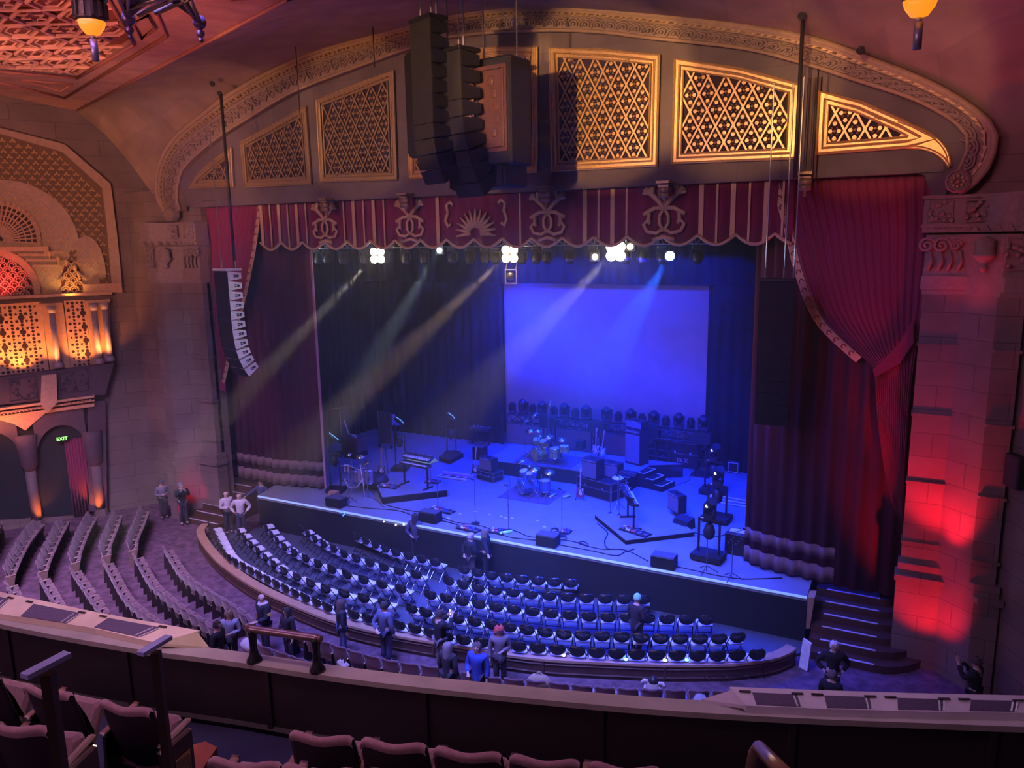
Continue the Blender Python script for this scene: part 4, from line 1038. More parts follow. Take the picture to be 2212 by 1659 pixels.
def seat_row(lab, pl, sp=.56, z0=FZ, n=None, flip=False, skip=()):
    P = spline([OZ(u, v, z0 + .93) for u, v in pl], 120); L = plen(P); k = (n - 1) if n else max(1, round(L / sp)); Q = resample(P, k)
    for i, p in enumerate(Q):
        if i in skip: continue
        a = Q[max(i - 1, 0)]; b = Q[min(i + 1, k)]; d = (b - a).normalized(); nn = Vector((-d.y, d.x, 0)); nn = -nn if flip else nn
        rz = math.atan2(nn.y, nn.x) - PI / 2; q = p + nn * .12
        last = i == k
        place(seat_end if last else seat, end_used if last else seat_used, (q.x, q.y, z0), rz, f'plush theatre seat, {ordw(i)} from left in the {lab}', 'plush theatre seats on the orchestra floor')
    return k + 1
ns = 0
UP = [('leftmost upper row', [(-20, 1180), (6, 1130)]), ('first full row by the arcade', [(66, 1127), (42, 1155), (18, 1196), (6, 1222)]), ('second row by the arcade', [(124, 1119), (106, 1150), (86, 1190), (77, 1212)]), ('third row by the arcade', [(185, 1109), (167, 1140), (150, 1180), (146, 1195)]), ('fourth row by the arcade', [(240, 1106), (228, 1135), (215, 1165), (213, 1180)]), ('last row by the arcade nearest the pit', [(299, 1097), (287, 1125), (275, 1152), (272, 1168)])]
for lab, pl in UP: ns += seat_row(lab, pl, .54, flip=False)
LOW = [('leftmost lower row above the box ledge', [(9, 1259), (20, 1285)], 3), ('second lower row', [(81, 1245), (95, 1270), (116, 1306)], None), ('third lower row', [(150, 1228), (180, 1272), (214, 1323)], None), ('fourth lower row', [(220, 1211), (260, 1282), (318, 1332), (340, 1347)], None), ('long lower row before the carpeted aisle', [(286, 1198), (318, 1252), (376, 1303), (428, 1338), (449, 1353)], None), ('lower row beside the pit wall', [(351, 1182), (385, 1233), (434, 1268), (492, 1303), (516, 1323)], None)]
for lab, pl, n in LOW: ns += seat_row(lab, pl, .56, n=n)
ns += seat_row('front row along the pit wall', [(637, 1360), (694, 1385), (762, 1407), (843, 1428), (930, 1441), (1057, 1463), (1158, 1472), (1256, 1482), (1355, 1489), (1459, 1492), (1562, 1494), (1614, 1495)], .56)
ns += seat_row('short second row behind the balcony bracket', [(566, 1397), (600, 1409), (640, 1422)], .56)
print('seats', ns)
# ---- stairs
def stairs(name, lab, x0, x1, n, curve):
    t = thing(name, lab, 'stairs', ((x0 + x1) / 2, 22, FZ)); zz = -FZ
    m = MB(); rs = zz / (n + 1)
    for i in range(n):
        y = 20.9 + i * .38; z = FZ + rs * (i + 1)
        m.box(((x0 + x1) / 2, (y + 24) / 2, z - rs / 2), (x1 - x0, 24 - y, rs))
        if curve:
            cx_ = x1 if curve > 0 else x0; r = 1.9 - i * .3
            m.prism([(cx_, 22.9, FZ)] + [(cx_ + curve * r * .75 * math.sin(a), 22.9 - (22.9 - y) * math.cos(a), FZ) for a in [PI / 2 * q / 8 for q in range(9)]], (0, 0, z - FZ))
    m.build('steps', DKW, t, world=True)
    for i in range(n):
        y = 20.9 + i * .38; z = FZ + rs * (i + 1)
        MB().box(((x0 + x1) / 2 + (.15 if curve > 0 else 0), y + .03, z + .006), (x1 - x0 - .25, .07, .014)).build('nosing', mat('pale_nosing', (.62, .58, .66), .6), t, world=True)
    return t
stairs('stage_stairs', 'dark curved wooden stairs rising to the stage at the right', -1.85, -.2, 6, 1)
stairs('stage_stairs', 'dark wooden stairs with pale nosings rising to the stage at the left', -26.3, -24.4, 6, -1)
m = MB(); p0 = OZ(1745, 1300, 0); m.prism([(EX1 + .02, EY - .06, FZ + .5), (EX1 + .02, EY - .06, .0), (EX1 + .2, EY + .0, .0), (EX1 + .12, EY + 0, FZ + .5)], (0, .5, 0))
tag(m.build('stage_end_post', TANW), 'tan curved end post at the right corner of the stage', 'post')
tag(MB().prism([(-1.98, 20.3, FZ + .02), (-1.75, 20.15, FZ + .02), (-1.7, 20.2, FZ + .8), (-1.92, 20.32, FZ + .85)], (.03, .06, 0)).build('white_board', WHT), 'white board leaning at the right end of the pit rail', 'board')
# ================================================================ BALCONY (foreground)
BF = 5.6; BC = 6.28          # floor and cap heights
INN = [(-300, 1272), (0, 1348), (289, 1401), (400, 1416), (463, 1424), (536, 1434), (671, 1455), (900, 1484), (1240, 1518), (1475, 1537), (1760, 1553), (2000, 1562), (2212, 1570), (2600, 1580)]
IN = spline([OZ(u, v, BC) for u, v in INN], 60); OU = []
for i in range(61):
    d = (IN[min(i + 1, 60)] - IN[max(i - 1, 0)]).normalized(); OU.append(IN[i] + Vector((-d.y, d.x, 0)) * .17)
bal = thing('balcony_rail', 'curved balcony front with a smooth pale wooden cap in the foreground', 'railing', (IN[30].x, IN[30].y, BF))
m = MB()
for i in range(60): m.prism([IN[i], IN[i + 1], OU[i + 1], OU[i]], (0, 0, -.05))
m.build('cap', CAPW, bal, world=True)
m = MB()
for i in range(60):
    a, b = IN[i].lerp(OU[i], .12), IN[i + 1].lerp(OU[i + 1], .12); c, d = IN[i + 1].lerp(OU[i + 1], .8), IN[i].lerp(OU[i], .8)
    m.prism([Vector((p.x, p.y, BF)) for p in (a, b, c, d)], (0, 0, BC - .05 - BF))
m.build('inner_wall', PANW, bal, world=True)
m = MB()
for i in range(4, 60, 7):
    a = IN[i].lerp(OU[i], .1); m.box((a.x, a.y, (BF + BC) / 2), (.05, .04, BC - BF - .1), rz=math.atan2((IN[i + 1] - IN[i]).y, (IN[i + 1] - IN[i]).x))
m.tube([p.lerp(q, .1) + Vector((0, 0, BF - BC + .05)) for p, q in zip(IN, OU)], .03, 4)
m.build('panel_joint', PANW, bal, world=True)
bpl = [Vector((p.x, p.y, BF)) for p in OU]
struct(MB().prism(bpl + [Vector((6, -4, BF)), Vector((-9, -4, BF))], (0, 0, -.12)).build('floor_balcony', mat('balcony_carpet', (.025, .022, .06), .95, scale=3)), 'dark blue carpeted balcony floor')
for k, (z, y) in enumerate(((BF + .34, 2.1), (BF + .68, 1.15))):
    struct(MB().prism([(-9, -4 + k, BF), (-9, y + 1.5 - .3 * k, BF), (-6.2, y + .2, BF), (-1, y + .9, BF), (6, y + .8, BF), (6, -4 + k, BF)], (0, 0, z - BF)).build('balcony_step', MATS['balcony_carpet']), 'carpeted tier of the balcony')
# cap-top light troughs
def trough(name, lab, pix_out, pix_in, npan, dark, light, endflip):
    """long ledge box on the cap with recessed dark screens"""
    A = resample([OZ(u, v, BC + .14) for u, v in pix_out], npan * 4 + 1); Bq = resample([OZ(u, v, BC + .06) for u, v in pix_in], npan * 4 + 1)
    t = thing(name, lab, 'ledge', (A[2].x, A[2].y, BC)); n = len(A) - 1
    m = MB(); P4 = []
    for i in range(n):
        m.prism([A[i], A[i + 1], Bq[i + 1], Bq[i]], (0, 0, -.06))
    for i in range(n): m.prism([A[i], A[i + 1], A[i + 1] - Vector((0, 0, .5)), A[i] - Vector((0, 0, .5))], (A[i] - Bq[i]).normalized() * .03)
    m.build('body', light, t, world=True)
    for k in range(npan):
        i = 4 * k + 1
        E2 = lambda L: L[i + 2].lerp(L[i + 3], .5)
        a, b, c, d = A[i].lerp(Bq[i], .16), E2(A).lerp(E2(Bq), .16), E2(A).lerp(E2(Bq), .95), A[i].lerp(Bq[i], .95)
        sh = (A[i + 1] - A[i]) * .35 * endflip
        MB().prism([a, b, c + sh, d + sh], (0, 0, .006)).build('screen_panel', dark, t, world=True)
        for q in (i - .3, i + 2.6):
            j = min(int(q), n - 1); p = A[max(0, j)].lerp(A[min(n, j + 1)], q - int(q) if q > 0 else 0).lerp(Bq[max(0, j)], .08); d_ = (A[min(n, j + 1)] - A[max(0, j)]).normalized()
            MB().box(p + Vector((0, 0, .004)), (.09, .025, .006), rz=math.atan2(d_.y, d_.x)).build('slot', BLK, t, world=True)
        for q in (2.35, 2.6):
            j = i + 2; w0_ = A[j].lerp(A[min(n, j + 1)], .3 + (q - 2.35)); w1_ = Bq[j].lerp(Bq[min(n, j + 1)], .3 + (q - 2.35))
            MB().bar(w0_.lerp(w1_, .25) + sh * .2 + Vector((0, 0, .006)), w0_.lerp(w1_, .95) + sh * .9 + Vector((0, 0, .006)), .012, .008).build('seam', WHT, t, world=True)
    return t, A, Bq
SCP = mat('screen_panel', (.13, .09, .16), .7, scale=60)
LED = mat('ledge_laminate', (.86, .68, .52), .4, scale=3)
tl, A1, B1 = trough('ledge_box', 'long pale ledge box with three dark screens on the left balcony rail', [(-220, 1232), (0, 1284), (200, 1325), (425, 1364)], [(-260, 1270), (0, 1326), (200, 1356), (338, 1389)], 4, SCP, LED, 1)
m = MB(); e = A1[-1]; m.prism([e, B1[-1], OZ(452, 1398, BC)], (0, 0, -.03)); m.build('end_wedge', mat('wedge_cream', (.95, .8, .5), .5), tl, world=True)
tr_, A2q, B2q = trough('ledge_box', 'pale ledge box with dark screens on the right balcony rail', [(1582, 1490), (1800, 1499), (2000, 1506), (2212, 1511), (2420, 1515)], [(1612, 1524), (1800, 1532), (2000, 1537), (2212, 1540), (2420, 1543)], 5, SCP, mat('ledge_laminate_pale', (.8, .68, .78), .4, scale=3), -1)
m = MB(); e = A2q[0]; m.prism([e, B2q[0], OZ(1515, 1511, BC)], (0, 0, -.03)); m.build('end_wedge', MATS['ledge_laminate_pale'], tr_, world=True)
# black bracket handrail on the cap
hb = OZ(550, 1427, BC); hc = OZ(686, 1448, BC); up1 = .31
t = thing('rail_bracket', 'glossy black safety handrail bracket standing on the balcony cap', 'handrail', (hb.x, hb.y, BC))
for p in (hb, hc):
    m = MB(); m.lathe([(.075, 0), (.07, .02), (.045, .06), (.034, .13), (.036, .2), (.045, up1 - .02), (.045, up1)], (p.x, p.y, BC), 12); m.build('post', BLKG, t, smooth=True, world=True)
m = MB(); a = Vector((hb.x, hb.y, BC + up1)); b = Vector((hc.x, hc.y, BC + up1)); d = (b - a).normalized(); m.tube([a - d * .04, a, b, b + d * .04], .036, 10); m.sph(a - d * .04, .034, 10, 6); m.sph(b + d * .04, .034, 10, 6)
m.build('top_bar', mat('satin_brown', (.25, .16, .17), .25, .5), t, smooth=True, world=True)
# two armrest-like rail posts in the aisle at the left
for k, (u0, v0, u1, v1, ub, vb, lab) in enumerate([(52, 1462, 150, 1440, 125, 1680, 'nearer wooden aisle post with blue-lit top at the lower left'), (303, 1413, 368, 1400, 345, 1659, 'farther wooden aisle post with blue-lit top beside the balcony rail')]):
    dd = (3.6, 4.35)[k]; a = CAM + ray(u0, v0).normalized() * dd; b = CAM + ray(u1, v1).normalized() * (dd * 1.03); b.z = a.z; c = (a + b) / 2
    zb_ = BF + (.68, .34)[k]
    t = thing('aisle_post', lab, 'post', (c.x, c.y, zb_), 0, 'aisle posts in the left foreground')
    MB().bar(a, b, .045, .02).build('top_plate', mat('post_top_blue_lit', (.45, .45, .85), .4), t, world=True)  # blue light on the plate is put into its colour
    MB().box((c.x, c.y, (zb_ + a.z) / 2 - .02), (.04, .04, a.z - zb_ - .03), rz=.5).build('post', mat('post_wood', (.05, .03, .025), .55), t, world=True)
# brass handrail lower right
a = CAM + ray(1640, 1615).normalized() * 2.6; b = CAM + ray(1720, 1700).normalized() * 1.9
t = thing('brass_handrail', 'round brass coloured handrail end at the bottom edge', 'handrail', (b.x, b.y, BF + .9))
m = MB(); m.tube([a + Vector((-.02, -.0, -.1)), a + Vector((-.012, .01, -.03)), a, a.lerp(b, .3), b], .02, 12); m.build('tube', mat('rail_bronze', (.65, .42, .28), .28, .7), t, smooth=True, world=True)
# ---- foreground seats
FS = make_seat('x', end=False, hi=True); FS.name = 'plush_balcony_chair'
FE = make_seat('x', end=True, hi=True); FE.name = 'plush_balcony_chair'
m = MB(); m.bev((.31, .05, .32), (.06, .34, .6), .015); m.build('end_panel', mat('carved_end_dark', (.1, .06, .05), .35, coat=.5, scale=12, bump=.5), FE)
m = MB(); m.bev((.345, .08, .3), (.012, .16, .34), .004); m.tube([(.352, .02 + .02, .15), (.352, .14, .15), (.352, .14, .45), (.352, .02, .45)], .008, 5, closed=True); m.lathe([(.03, 0), (.045, .006), (.02, .01)], (.35, .08, .34), 10, Matrix.Rotation(PI / 2, 3, 'Y'))
m.build('gilt_number_plate', BRASS, FE)
for o_ in (FS, FE):
    m = MB(); m.bev((-.27, .1, .655), (.065, .36, .02), .008, M=Matrix.Rotation(math.radians(6), 3, 'X')); m.build('armrest_top', mat('armrest_gloss', (.3, .16, .12), .22, coat=.6), o_)
    m = MB(); m.box((-.27, .285, .67), (.055, .02, .03)); m.build('armrest_tip', CHR, o_)
KIDS.clear()
fs_used, fe_used = [False], [False]
def fseat(pl, zt, zf, n, lab, end_last=False, first=0, group='plush balcony seats in the foreground'):
    P = resample([OZ(u, v, zt) for u, v in pl], n - 1)
    for i, p in enumerate(P):
        a = P[max(i - 1, 0)]; b = P[min(i + 1, n - 1)]; d = (b - a).normalized(); nn = Vector((-d.y, d.x, 0)); rz = math.atan2(nn.y, nn.x) - PI / 2; q = p + nn * .12
        e = end_last and i == n - 1
        place(FE if e else FS, fe_used if e else fs_used, (q.x, q.y, zf), rz, f'plush balcony seat, {ordw(i)} from left in the {lab}', group)
fseat([(688, 1592), (850, 1608), (1015, 1628), (1185, 1645), (1350, 1660)], BF + .95, BF, 5, 'row below the panelled balcony front')
fseat([(520, 1650), (680, 1664), (850, 1680)], BF + .95 + .3, BF + .3, 3, 'bottom-edge row near the red step')
fseat([(-60, 1462), (60, 1487), (140, 1512), (262, 1532)], BF + .93, BF, 3, 'farther row at the lower left', True)
fseat([(-75, 1568), (25, 1577)], BF + .93 + .34, BF + .34, 2, 'nearest left row at the picture edge', True)
m = MB(); m.prism([OZ(u, v, BF + .02) for u, v in ((345, 1640), (445, 1612), (470, 1625), (440, 1670), (345, 1680))], (0, 0, .05)); tag(m.build('red_step', mat('red_step', (.35, .07, .03), .6, scale=8)), 'reddish step edge between the left and middle balcony seats', 'step')
# ================================================================ STAGE GEAR
S = lambda u, v, z=0.0: OZ(u, v, z)
def hgt(u, v, p):
    """height at which the sight line (u,v) passes plan point p"""
    r = ray(u, v); t = math.hypot(p.x, p.y) / math.hypot(r.x, r.y); return 10 + r.z * t
# drum riser
RZ = .6
rp = [S(1050, 993, RZ), S(1222, 1013, RZ), S(1358, 1032, RZ), S(1405, 1004, RZ)]
b1 = Vector((rp[3].x + 1.2, 31.0, RZ)); b0 = S(1106, 960, RZ)
pl = rp + [b1, Vector((b0.x, 31.0, RZ)), b0]
t = thing('drum_riser', 'large black skirted platform carrying the rear drum kit', 'platform', (rp[1].x, rp[1].y, 0))
MB().prism([Vector((p.x, p.y, 0)) for p in pl], (0, 0, RZ - .03)).build('skirt', BLKV, t, world=True)
MB().prism([Vector((p.x, p.y, RZ - .03)) for p in pl], (0, 0, .03)).build('top', STGF, t, world=True)
# riser steps
a = S(1384, 1012, RZ - .02); dx = Vector((1, -.28, 0)).normalized(); dy = Vector((.28, 1, 0)).normalized()
t = thing('riser_steps', 'three black steps with white taped treads at the right of the drum riser', 'steps', (a.x, a.y, 0)); 
for i in range(3):
    c = a + dx * (.35 + i * .42) - dy * .1; z = RZ * (1 - i * .3) - .02
    MB().box((c.x, c.y, z / 2), (.42, .95, z), rz=-.27).build('step', BLKV, t, world=True)
    m = MB(); 
    for sx, sy, w, h in ((0, -.42, .36, .05), (0, .42, .36, .05), (.16, 0, .05, .88)): q = c + dx * sx + dy * sy; m.box((q.x, q.y, z + .004), (w, h, .008), rz=-.27)
    m.build('white_tape', WHT, t, world=True)
def drum(m_shell, m_head, t, c, r, h, tilt=(0, 0), hoop=True, name='drum'):
    R = Matrix.Rotation(tilt[0], 3, 'X') @ Matrix.Rotation(tilt[1], 3, 'Y'); c = Vector(c)
    d = MB().cyl(c - R @ Vector((0, 0, h / 2)), c + R @ Vector((0, 0, h / 2)), r, n=20).build(name, m_shell, t, smooth=False)
    MB().cyl(c + R @ Vector((0, 0, h / 2)), c + R @ Vector((0, 0, h / 2 + .006)), r * .95, n=20).build('head', m_head, d)
    m = MB()
    for s in (-1, 1): m.tube([c + R @ Vector((r * 1.02 * math.cos(a), r * 1.02 * math.sin(a), s * h / 2)) for a in [2 * PI * k / 18 for k in range(18)]], .012, 5, closed=True)
    for k in range(6): a = k * PI / 3; m.bar(c + R @ Vector((r * 1.03 * math.cos(a), r * 1.03 * math.sin(a), -h / 2)), c + R @ Vector((r * 1.03 * math.cos(a), r * 1.03 * math.sin(a), h / 2)), .014)
    m.build('hoop', CHR, d)
def cymbal(t, base, z, r, tilt=(.2, 0), m_=None, arm=None):
    base = Vector(base); R = Matrix.Rotation(tilt[0], 3, 'X') @ Matrix.Rotation(tilt[1], 3, 'Y'); top = Vector((base.x, base.y, z))
    if arm: top = top + Vector(arm)
    c = MB().lathe([(.0, .03), (.04, .028), (.06, .008), (r, -.02), (r, -.025), (0, 0)], top, 20, R).build('cymbal', m_ or mat('cymbal_bronze', (.75, .65, .4), .25, .9, scale=30), t, smooth=True)
    m = MB()
    for k in range(3): a = k * 2.1 + .4; m.tube([base + Vector((0, 0, .32)), base + Vector((math.cos(a) * .28, math.sin(a) * .28, .01))], .012, 5)
    m.cyl(base + Vector((0, 0, .1)), Vector((base.x, base.y, z - (.0 if not arm else .25))), .013, n=6)
    if arm: m.cyl(Vector((base.x, base.y, z - .25)), top, .01, n=6)
    m.build('cymbal_stand', CHR, t)
def kit(name, lab, c, rz, shell, head, kick_m, big):
    t = thing(name, lab, 'drum kit', c, rz)
    drum(shell, kick_m, t, (-.0, -.2, .3), .29, .42, (PI / 2, 0), name='kick_drum')
    drum(shell, head, t, (-.28, -.05, .78), .17, .22, (.35, 0), name='rack_tom'); drum(shell, head, t, (.18, -.05, .78), .17, .24, (.35, 0), name='rack_tom')
    drum(shell, head, t, (.58, .35, .4), .22, .42, name='floor_tom'); drum(shell, head, t, (-.45, .45, .6), .18, .14, name='snare_drum')
    cymbal(t, (-.75, .1, 0), 1.15, .24, (.25, -.2)); cymbal(t, (.55, -.15, 0), 1.2, .25, (.2, .1)); cymbal(t, (-.8, .55, 0), .85, .18, (0, 0)); cymbal(t, (.9, .35, 0), 1.05, .22, (.15, .3))
    if big:
        drum(shell, head, t, (.85, -.05, .5), .22, .4, name='floor_tom'); drum(shell, head, t, (1.3, .1, .75), .2, .25, name='side_snare')
        cymbal(t, (-1.05, -.15, 0), 1.5, .27, (.55, -.5)); cymbal(t, (-.95, .25, 0), 1.75, .24, (.6, -.4)); cymbal(t, (-.45, -.35, 0), 1.3, .2, (.5, 0)); cymbal(t, (.25, -.45, 0), 1.45, .22, (.1, .1)); cymbal(t, (-.55, .8, 0), 2.2, .3, (1.2, -.5))
    m = MB(); m.lathe([(0, .5), (.17, .5), (.18, .46), (.1, .43), (.02, .42), (.02, .1)], (.1, .75, 0), 12)
    for k in range(3): a = k * 2.1; m.bar((.1, .75, .25), (.1 + math.cos(a) * .25, .75 + math.sin(a) * .25, .01), .02)
    m.build('throne', BLK, t)
    m = MB()
    for _ in range(14 if big else 20):
        x, y = random.uniform(-.9, 1.1), random.uniform(-.4, .7); m.bar((x, y, .02), (x + random.uniform(-.1, .1), y + random.uniform(-.1, .1), random.uniform(.3, .8)), .018)
    m.build('hardware', CHR, t)
    return t
YG = mat('lime_shell', (.5, .62, .12), .3, coat=.5, scale=5, var=.3); BS = mat('blue_sparkle', (.1, .2, .75), .25, coat=.5, scale=40, var=.3)
MB().bev((0, 0, .01), (2.7, 1.9, .02), .008).build('drum_rug', mat('drum_rug', (.16, .1, .14), .95, scale=5, var=.4)); ob = bpy.data.objects['drum_rug']; p = S(1180, 998, RZ); ob.location = (p.x, p.y + .3, RZ); tag(ob, 'dark rug under the lime-green drum kit', 'rug')
kit('drum_kit', 'lime green drum kit with many tilted cymbals on the rear platform', (p.x - .25, p.y + .15, RZ + .02), math.radians(-25), YG, mat('clear_head', (.75, .85, .8), .3), YG, True)
p = S(1138, 1070); MB().bev((0, 0, .008), (2.2, 1.8, .016), .006).build('drum_rug', MATS['drum_rug']); ob = bpy.data.objects['drum_rug.001']; ob.location = (p.x + .15, p.y + .2, 0); tag(ob, 'dark rug under the blue drum kit', 'rug')
kit('drum_kit', 'compact blue drum kit with two bright cymbals at centre stage', (p.x, p.y + .25, .016), math.radians(-30), BS, mat('white_head', (.8, .82, .85), .4), mat('kick_face', (.15, .25, .8), .4, scale=6, var=.6), False)
def amp(name, lab, p, rz, w, d, h, body=BLK, face=None, head=False, case=False, group=None):
    t = thing(name, lab, 'amplifier' if not case else 'case', p, rz, group)
    MB().bev((0, 0, h / 2), (w, d, h), .015).build('body', body, t)
    if not case:
        MB().box((0, -d / 2 - .004, h * .45), (w * .92, .012, h * .78)).build('speaker_grille', face or mat('amp_grille', (.2, .2, .24), .8, scale=30), t)
        m = MB(); m.box((0, -d / 2 - .004, h * .92), (w * .9, .014, h * .08)); m.build('control_panel', GRYM, t)
        m = MB()
        for k in range(7): m.cyl((-w * .35 + k * w * .1, -d / 2 - .01, h * .92), (-w * .35 + k * w * .1, -d / 2 - .03, h * .92), .012, n=6)
        m.build('knobs', WHT, t); MB().box((0, 0, h + .015), (w * .3, .04, .03)).build('handle', BLK, t)
    else:
        m = MB()
        for z in (.02, h * .55, h - .015): 
            for sy in (-1, 1): m.box((0, sy * d / 2, z), (w * 1.01, .012, .03))
            for sx in (-1, 1): m.box((sx * w / 2, 0, z), (.012, d * 1.01, .03))
        for sx in (-1, 1):
            for sy in (-1, 1): m.box((sx * w / 2, sy * d / 2, h / 2), (.03, .03, h))
        m.build('metal_edging', GRYM, t); m = MB()
        for sx in (-.25, .25): m.box((sx * w, -d / 2 - .01, h * .62), (.09, .02, .1))
        m.build('latch', CHR, t)
    return t
p = S(1051, 1040); amp('road_case', 'small black flight case under the amplifier beside the guitar stand', (p.x, p.y + .3, 0), -.25, .95, .6, .42, case=True)
amp('guitar_amplifier', 'combo amplifier on a case left of the blue drums', (p.x - .05, p.y + .3, .43), -.25, .72, .4, .55)
p = S(1284, 1076); amp('road_case', 'big metal-edged road case carrying two amplifiers at centre right', (p.x + .1, p.y + .45, 0), -.3, 1.7, .9, .72, case=True)
amp('guitar_amplifier', 'upright speaker cabinet on the left of the big road case', (p.x - .2, p.y + .35, .73), -.3, .75, .5, .78)
amp('guitar_amplifier', 'second cabinet behind, on the back of the big road case', (p.x + .45, p.y + .75, .73), -.3, .85, .4, .6)
p = S(1372, 1003, RZ); amp('bass_cabinet', 'tall bass speaker cabinet on the riser with a box on top', (p.x, p.y + .2, RZ), -.35, .8, .6, 1.55)
amp('amplifier_head', 'flat amplifier head lying on the tall bass cabinet', (p.x, p.y + .2, RZ + 1.57), -.35, .85, .5, .3)
p = S(1458, 1118); amp('guitar_amplifier', 'grey fronted combo amplifier on the right low platform', (p.x, p.y + .25, .17), -.75, .75, .35, .68)
t = thing('floor_monitor', 'small dark wedge monitor beside the grey fronted amplifier', 'monitor speaker', (S(1474, 1143).x, S(1474, 1143).y + .2, .0), -.4)
MB().prism([(-.3, -.2, 0), (-.3, .25, 0), (-.3, .2, .38), (-.3, -.2, .3), (-.3, -.3, .12)], (.6, 0, 0)).build('body', BLK, t); MB().box((0, -.24, .22), (.5, .02, .2), Matrix.Rotation(-.3, 3, 'X')).build('grille', MATS['speaker_mesh'], t)
p = S(1411, 1004); amp('road_case', 'long black case with pale edging behind the bass cabinet', (p.x + .2, p.y + .4, 0), -.2, 1.3, .8, .75, case=True)
p = S(1477, 1010); jc = amp('road_case', 'tall black case with a white logo behind the right steps', (p.x, p.y + .3, 0), -.1, 1.4, .8, 1.15, case=True)
text('JBLX', (0, -.42, .35), .26, WHT, (PI / 2, 0, 0), 'lettering', jc)
p = S(1300, 975); amp('road_case', 'low dark case behind the guitars at the rear platform', (p.x + .7, p.y + .2, RZ), -.1, 1.5, .8, .5, case=True)
for k, (u, v, w, z, lab) in enumerate([(721, 1096, .75, .36, 'first low black speaker box along the stage edge, at the left'), (924, 1129, .75, .38, 'second low black speaker box along the stage edge'), (1179, 1181, .72, .38, 'third low black speaker box along the stage edge'), (1429, 1230, .74, .38, 'rightmost low black speaker box along the stage edge')]):
    q = S(u, v); t = thing('front_fill_speaker', lab, 'speaker', (q.x, max(q.y + .18, EY + .28), 0), 0, 'low speaker boxes along the stage edge')
    MB().bev((0, 0, z / 2), (w, .46, z), .02).build('cabinet', BLK, t); MB().box((0, -.235, z / 2), (w * .93, .012, z * .85)).build('grille', MATS['speaker_mesh'], t); MB().box((0, 0, z + .006), (w * .96, .4, .012)).build('lid', mat('box_top', (.1, .1, .13), .5), t)
# microphone stands
def mic(lab, u, v, u2, v2, tripod=True, boom=False):
    b = S(u, v); h = max(1.1, hgt(u2, v2, b)); t = thing('microphone_stand', lab, 'microphone stand', (b.x, b.y, 0), 0, 'microphone stands')
    m = MB()
    if tripod:
        for k in range(3): a = k * 2.094 + .3; m.tube([(0, 0, .22), (math.cos(a) * .34, math.sin(a) * .34, .012)], .012, 5)
    else: m.cyl((0, 0, 0), (0, 0, .03), .16, .15, 18)
    m.build('base', BLK, t); m = MB(); m.cyl((0, 0, .02), (0, 0, h), .013, n=8); m.cyl((0, 0, h * .55), (0, 0, h * .6), .022, n=8); m.build('pole', GRYM, t)
    m = MB(); e = Vector((0, 0, h)); 
    if boom: m.cyl(e - Vector((.25, 0, .1)), e + Vector((.35, 0, .15)), .01, n=6); e = e + Vector((.35, 0, .15))
    m.cyl(e, e + Vector((-.03, -.13, .07)), .014, .018, 8); m.sph(e + Vector((-.035, -.16, .085)), .03, 8, 6); m.build('microphone', BLK, t)
mic('straight microphone stand left of centre, nearest the amplifier with red light', 1027, 1131, 1027, 1037, False)
mic('microphone stand left of the blue drums at the stage front', 1099, 1147, 1099, 1050, False)
mic('microphone stand right of the blue drums, with coiled cable', 1214, 1158, 1211, 1058, False)
mic('thin microphone stand by the left pedalboard', 946, 1098, 946, 1048, False)
mic('boom microphone stand in front of the left percussion rig', 755, 1085, 752, 1020, True, True)
mic('tripod stand before the foremost light cart', 1526, 1236, 1523, 1186, True)
mic('tripod microphone stand at the foot of the right red drape', 1580, 1252, 1580, 1150, True, True)
mic('tripod stand behind the right keyboards', 1337, 1122, 1335, 1030, True)
mic('thin stand on the left platform with pedals', 932, 1062, 931, 1005, True)
mic('boom stand beside the bass cabinet', 1350, 1018, 1347, 935, True, True)
mic('short boom stand by the road case', 1318, 1118, 1318, 1075, True)
# platforms
def plat(name, lab, pix, h, m_top=STGF):
    P = [S(u, v, h) for u, v in pix]; t = thing(name, lab, 'platform', (P[0].x, P[0].y, 0))
    MB().prism([Vector((p.x, p.y, 0)) for p in P], (0, 0, h - .02)).build('skirt', BLKV, t, world=True); MB().prism([Vector((p.x, p.y, h - .02)) for p in P], (0, 0, .02)).build('top', m_top, t, world=True); return P
PL_ = plat('low_platform', 'low black-edged platform carrying the left keyboards', [(808, 1034), (826, 1074), (966, 1058), (937, 1020)], .28)
PR_ = plat('low_platform', 'low black-edged platform carrying the right keyboards and amplifier', [(1285, 1112), (1352, 1167), (1500, 1149), (1428, 1094)], .16)
plat('low_platform', 'small dark platform at the rear left with a light stand', [(948, 986), (972, 994), (1001, 979), (978, 971)], .2, BLK)
def keyboard_rig(lab, p, rz, L, tiers, z=0):
    t = thing('keyboard_rig', lab, 'keyboard', p, rz)
    for s in (-1, 1):
        m = MB(); m.bar((s * L * .42, 0, .03), (s * L * .42, 0, .95), .06); m.bar((s * L * .42, -.28, .025), (s * L * .42, .28, .025), .06); m.build('leg', BLK, t)
    for k in range(tiers):
        zz = .92 + k * .26; R = Matrix.Rotation(.12 + k * .3, 3, 'X')
        b = MB().bev((0, k * .16, zz), (L, .34, .09), .02, M=R).build('keyboard', BLK, t)
        MB().box(Vector((0, k * .16, zz)) + R @ Vector((0, -.08, .047)), (L * .9, .14, .012), R).build('keys', WHT, b)
        m = MB()
        for i in range(int(L * 22)): 
            if i % 7 not in (2, 6): m.box(Vector((0, k * .16, zz)) + R @ Vector((-L * .43 + i * .04, -.05, .056)), (.014, .08, .012), R)
        m.build('black_keys', BLK, b)
    m = MB()
    for _ in range(16): x = random.uniform(-L / 2, L / 2); m.box((x, .1 + random.uniform(-.1, .3), 1.0 + .26 * (tiers - 1) + random.uniform(0, .06)), (.05, .05, .02))
    m.build('controls', GRYM, t)
    return t
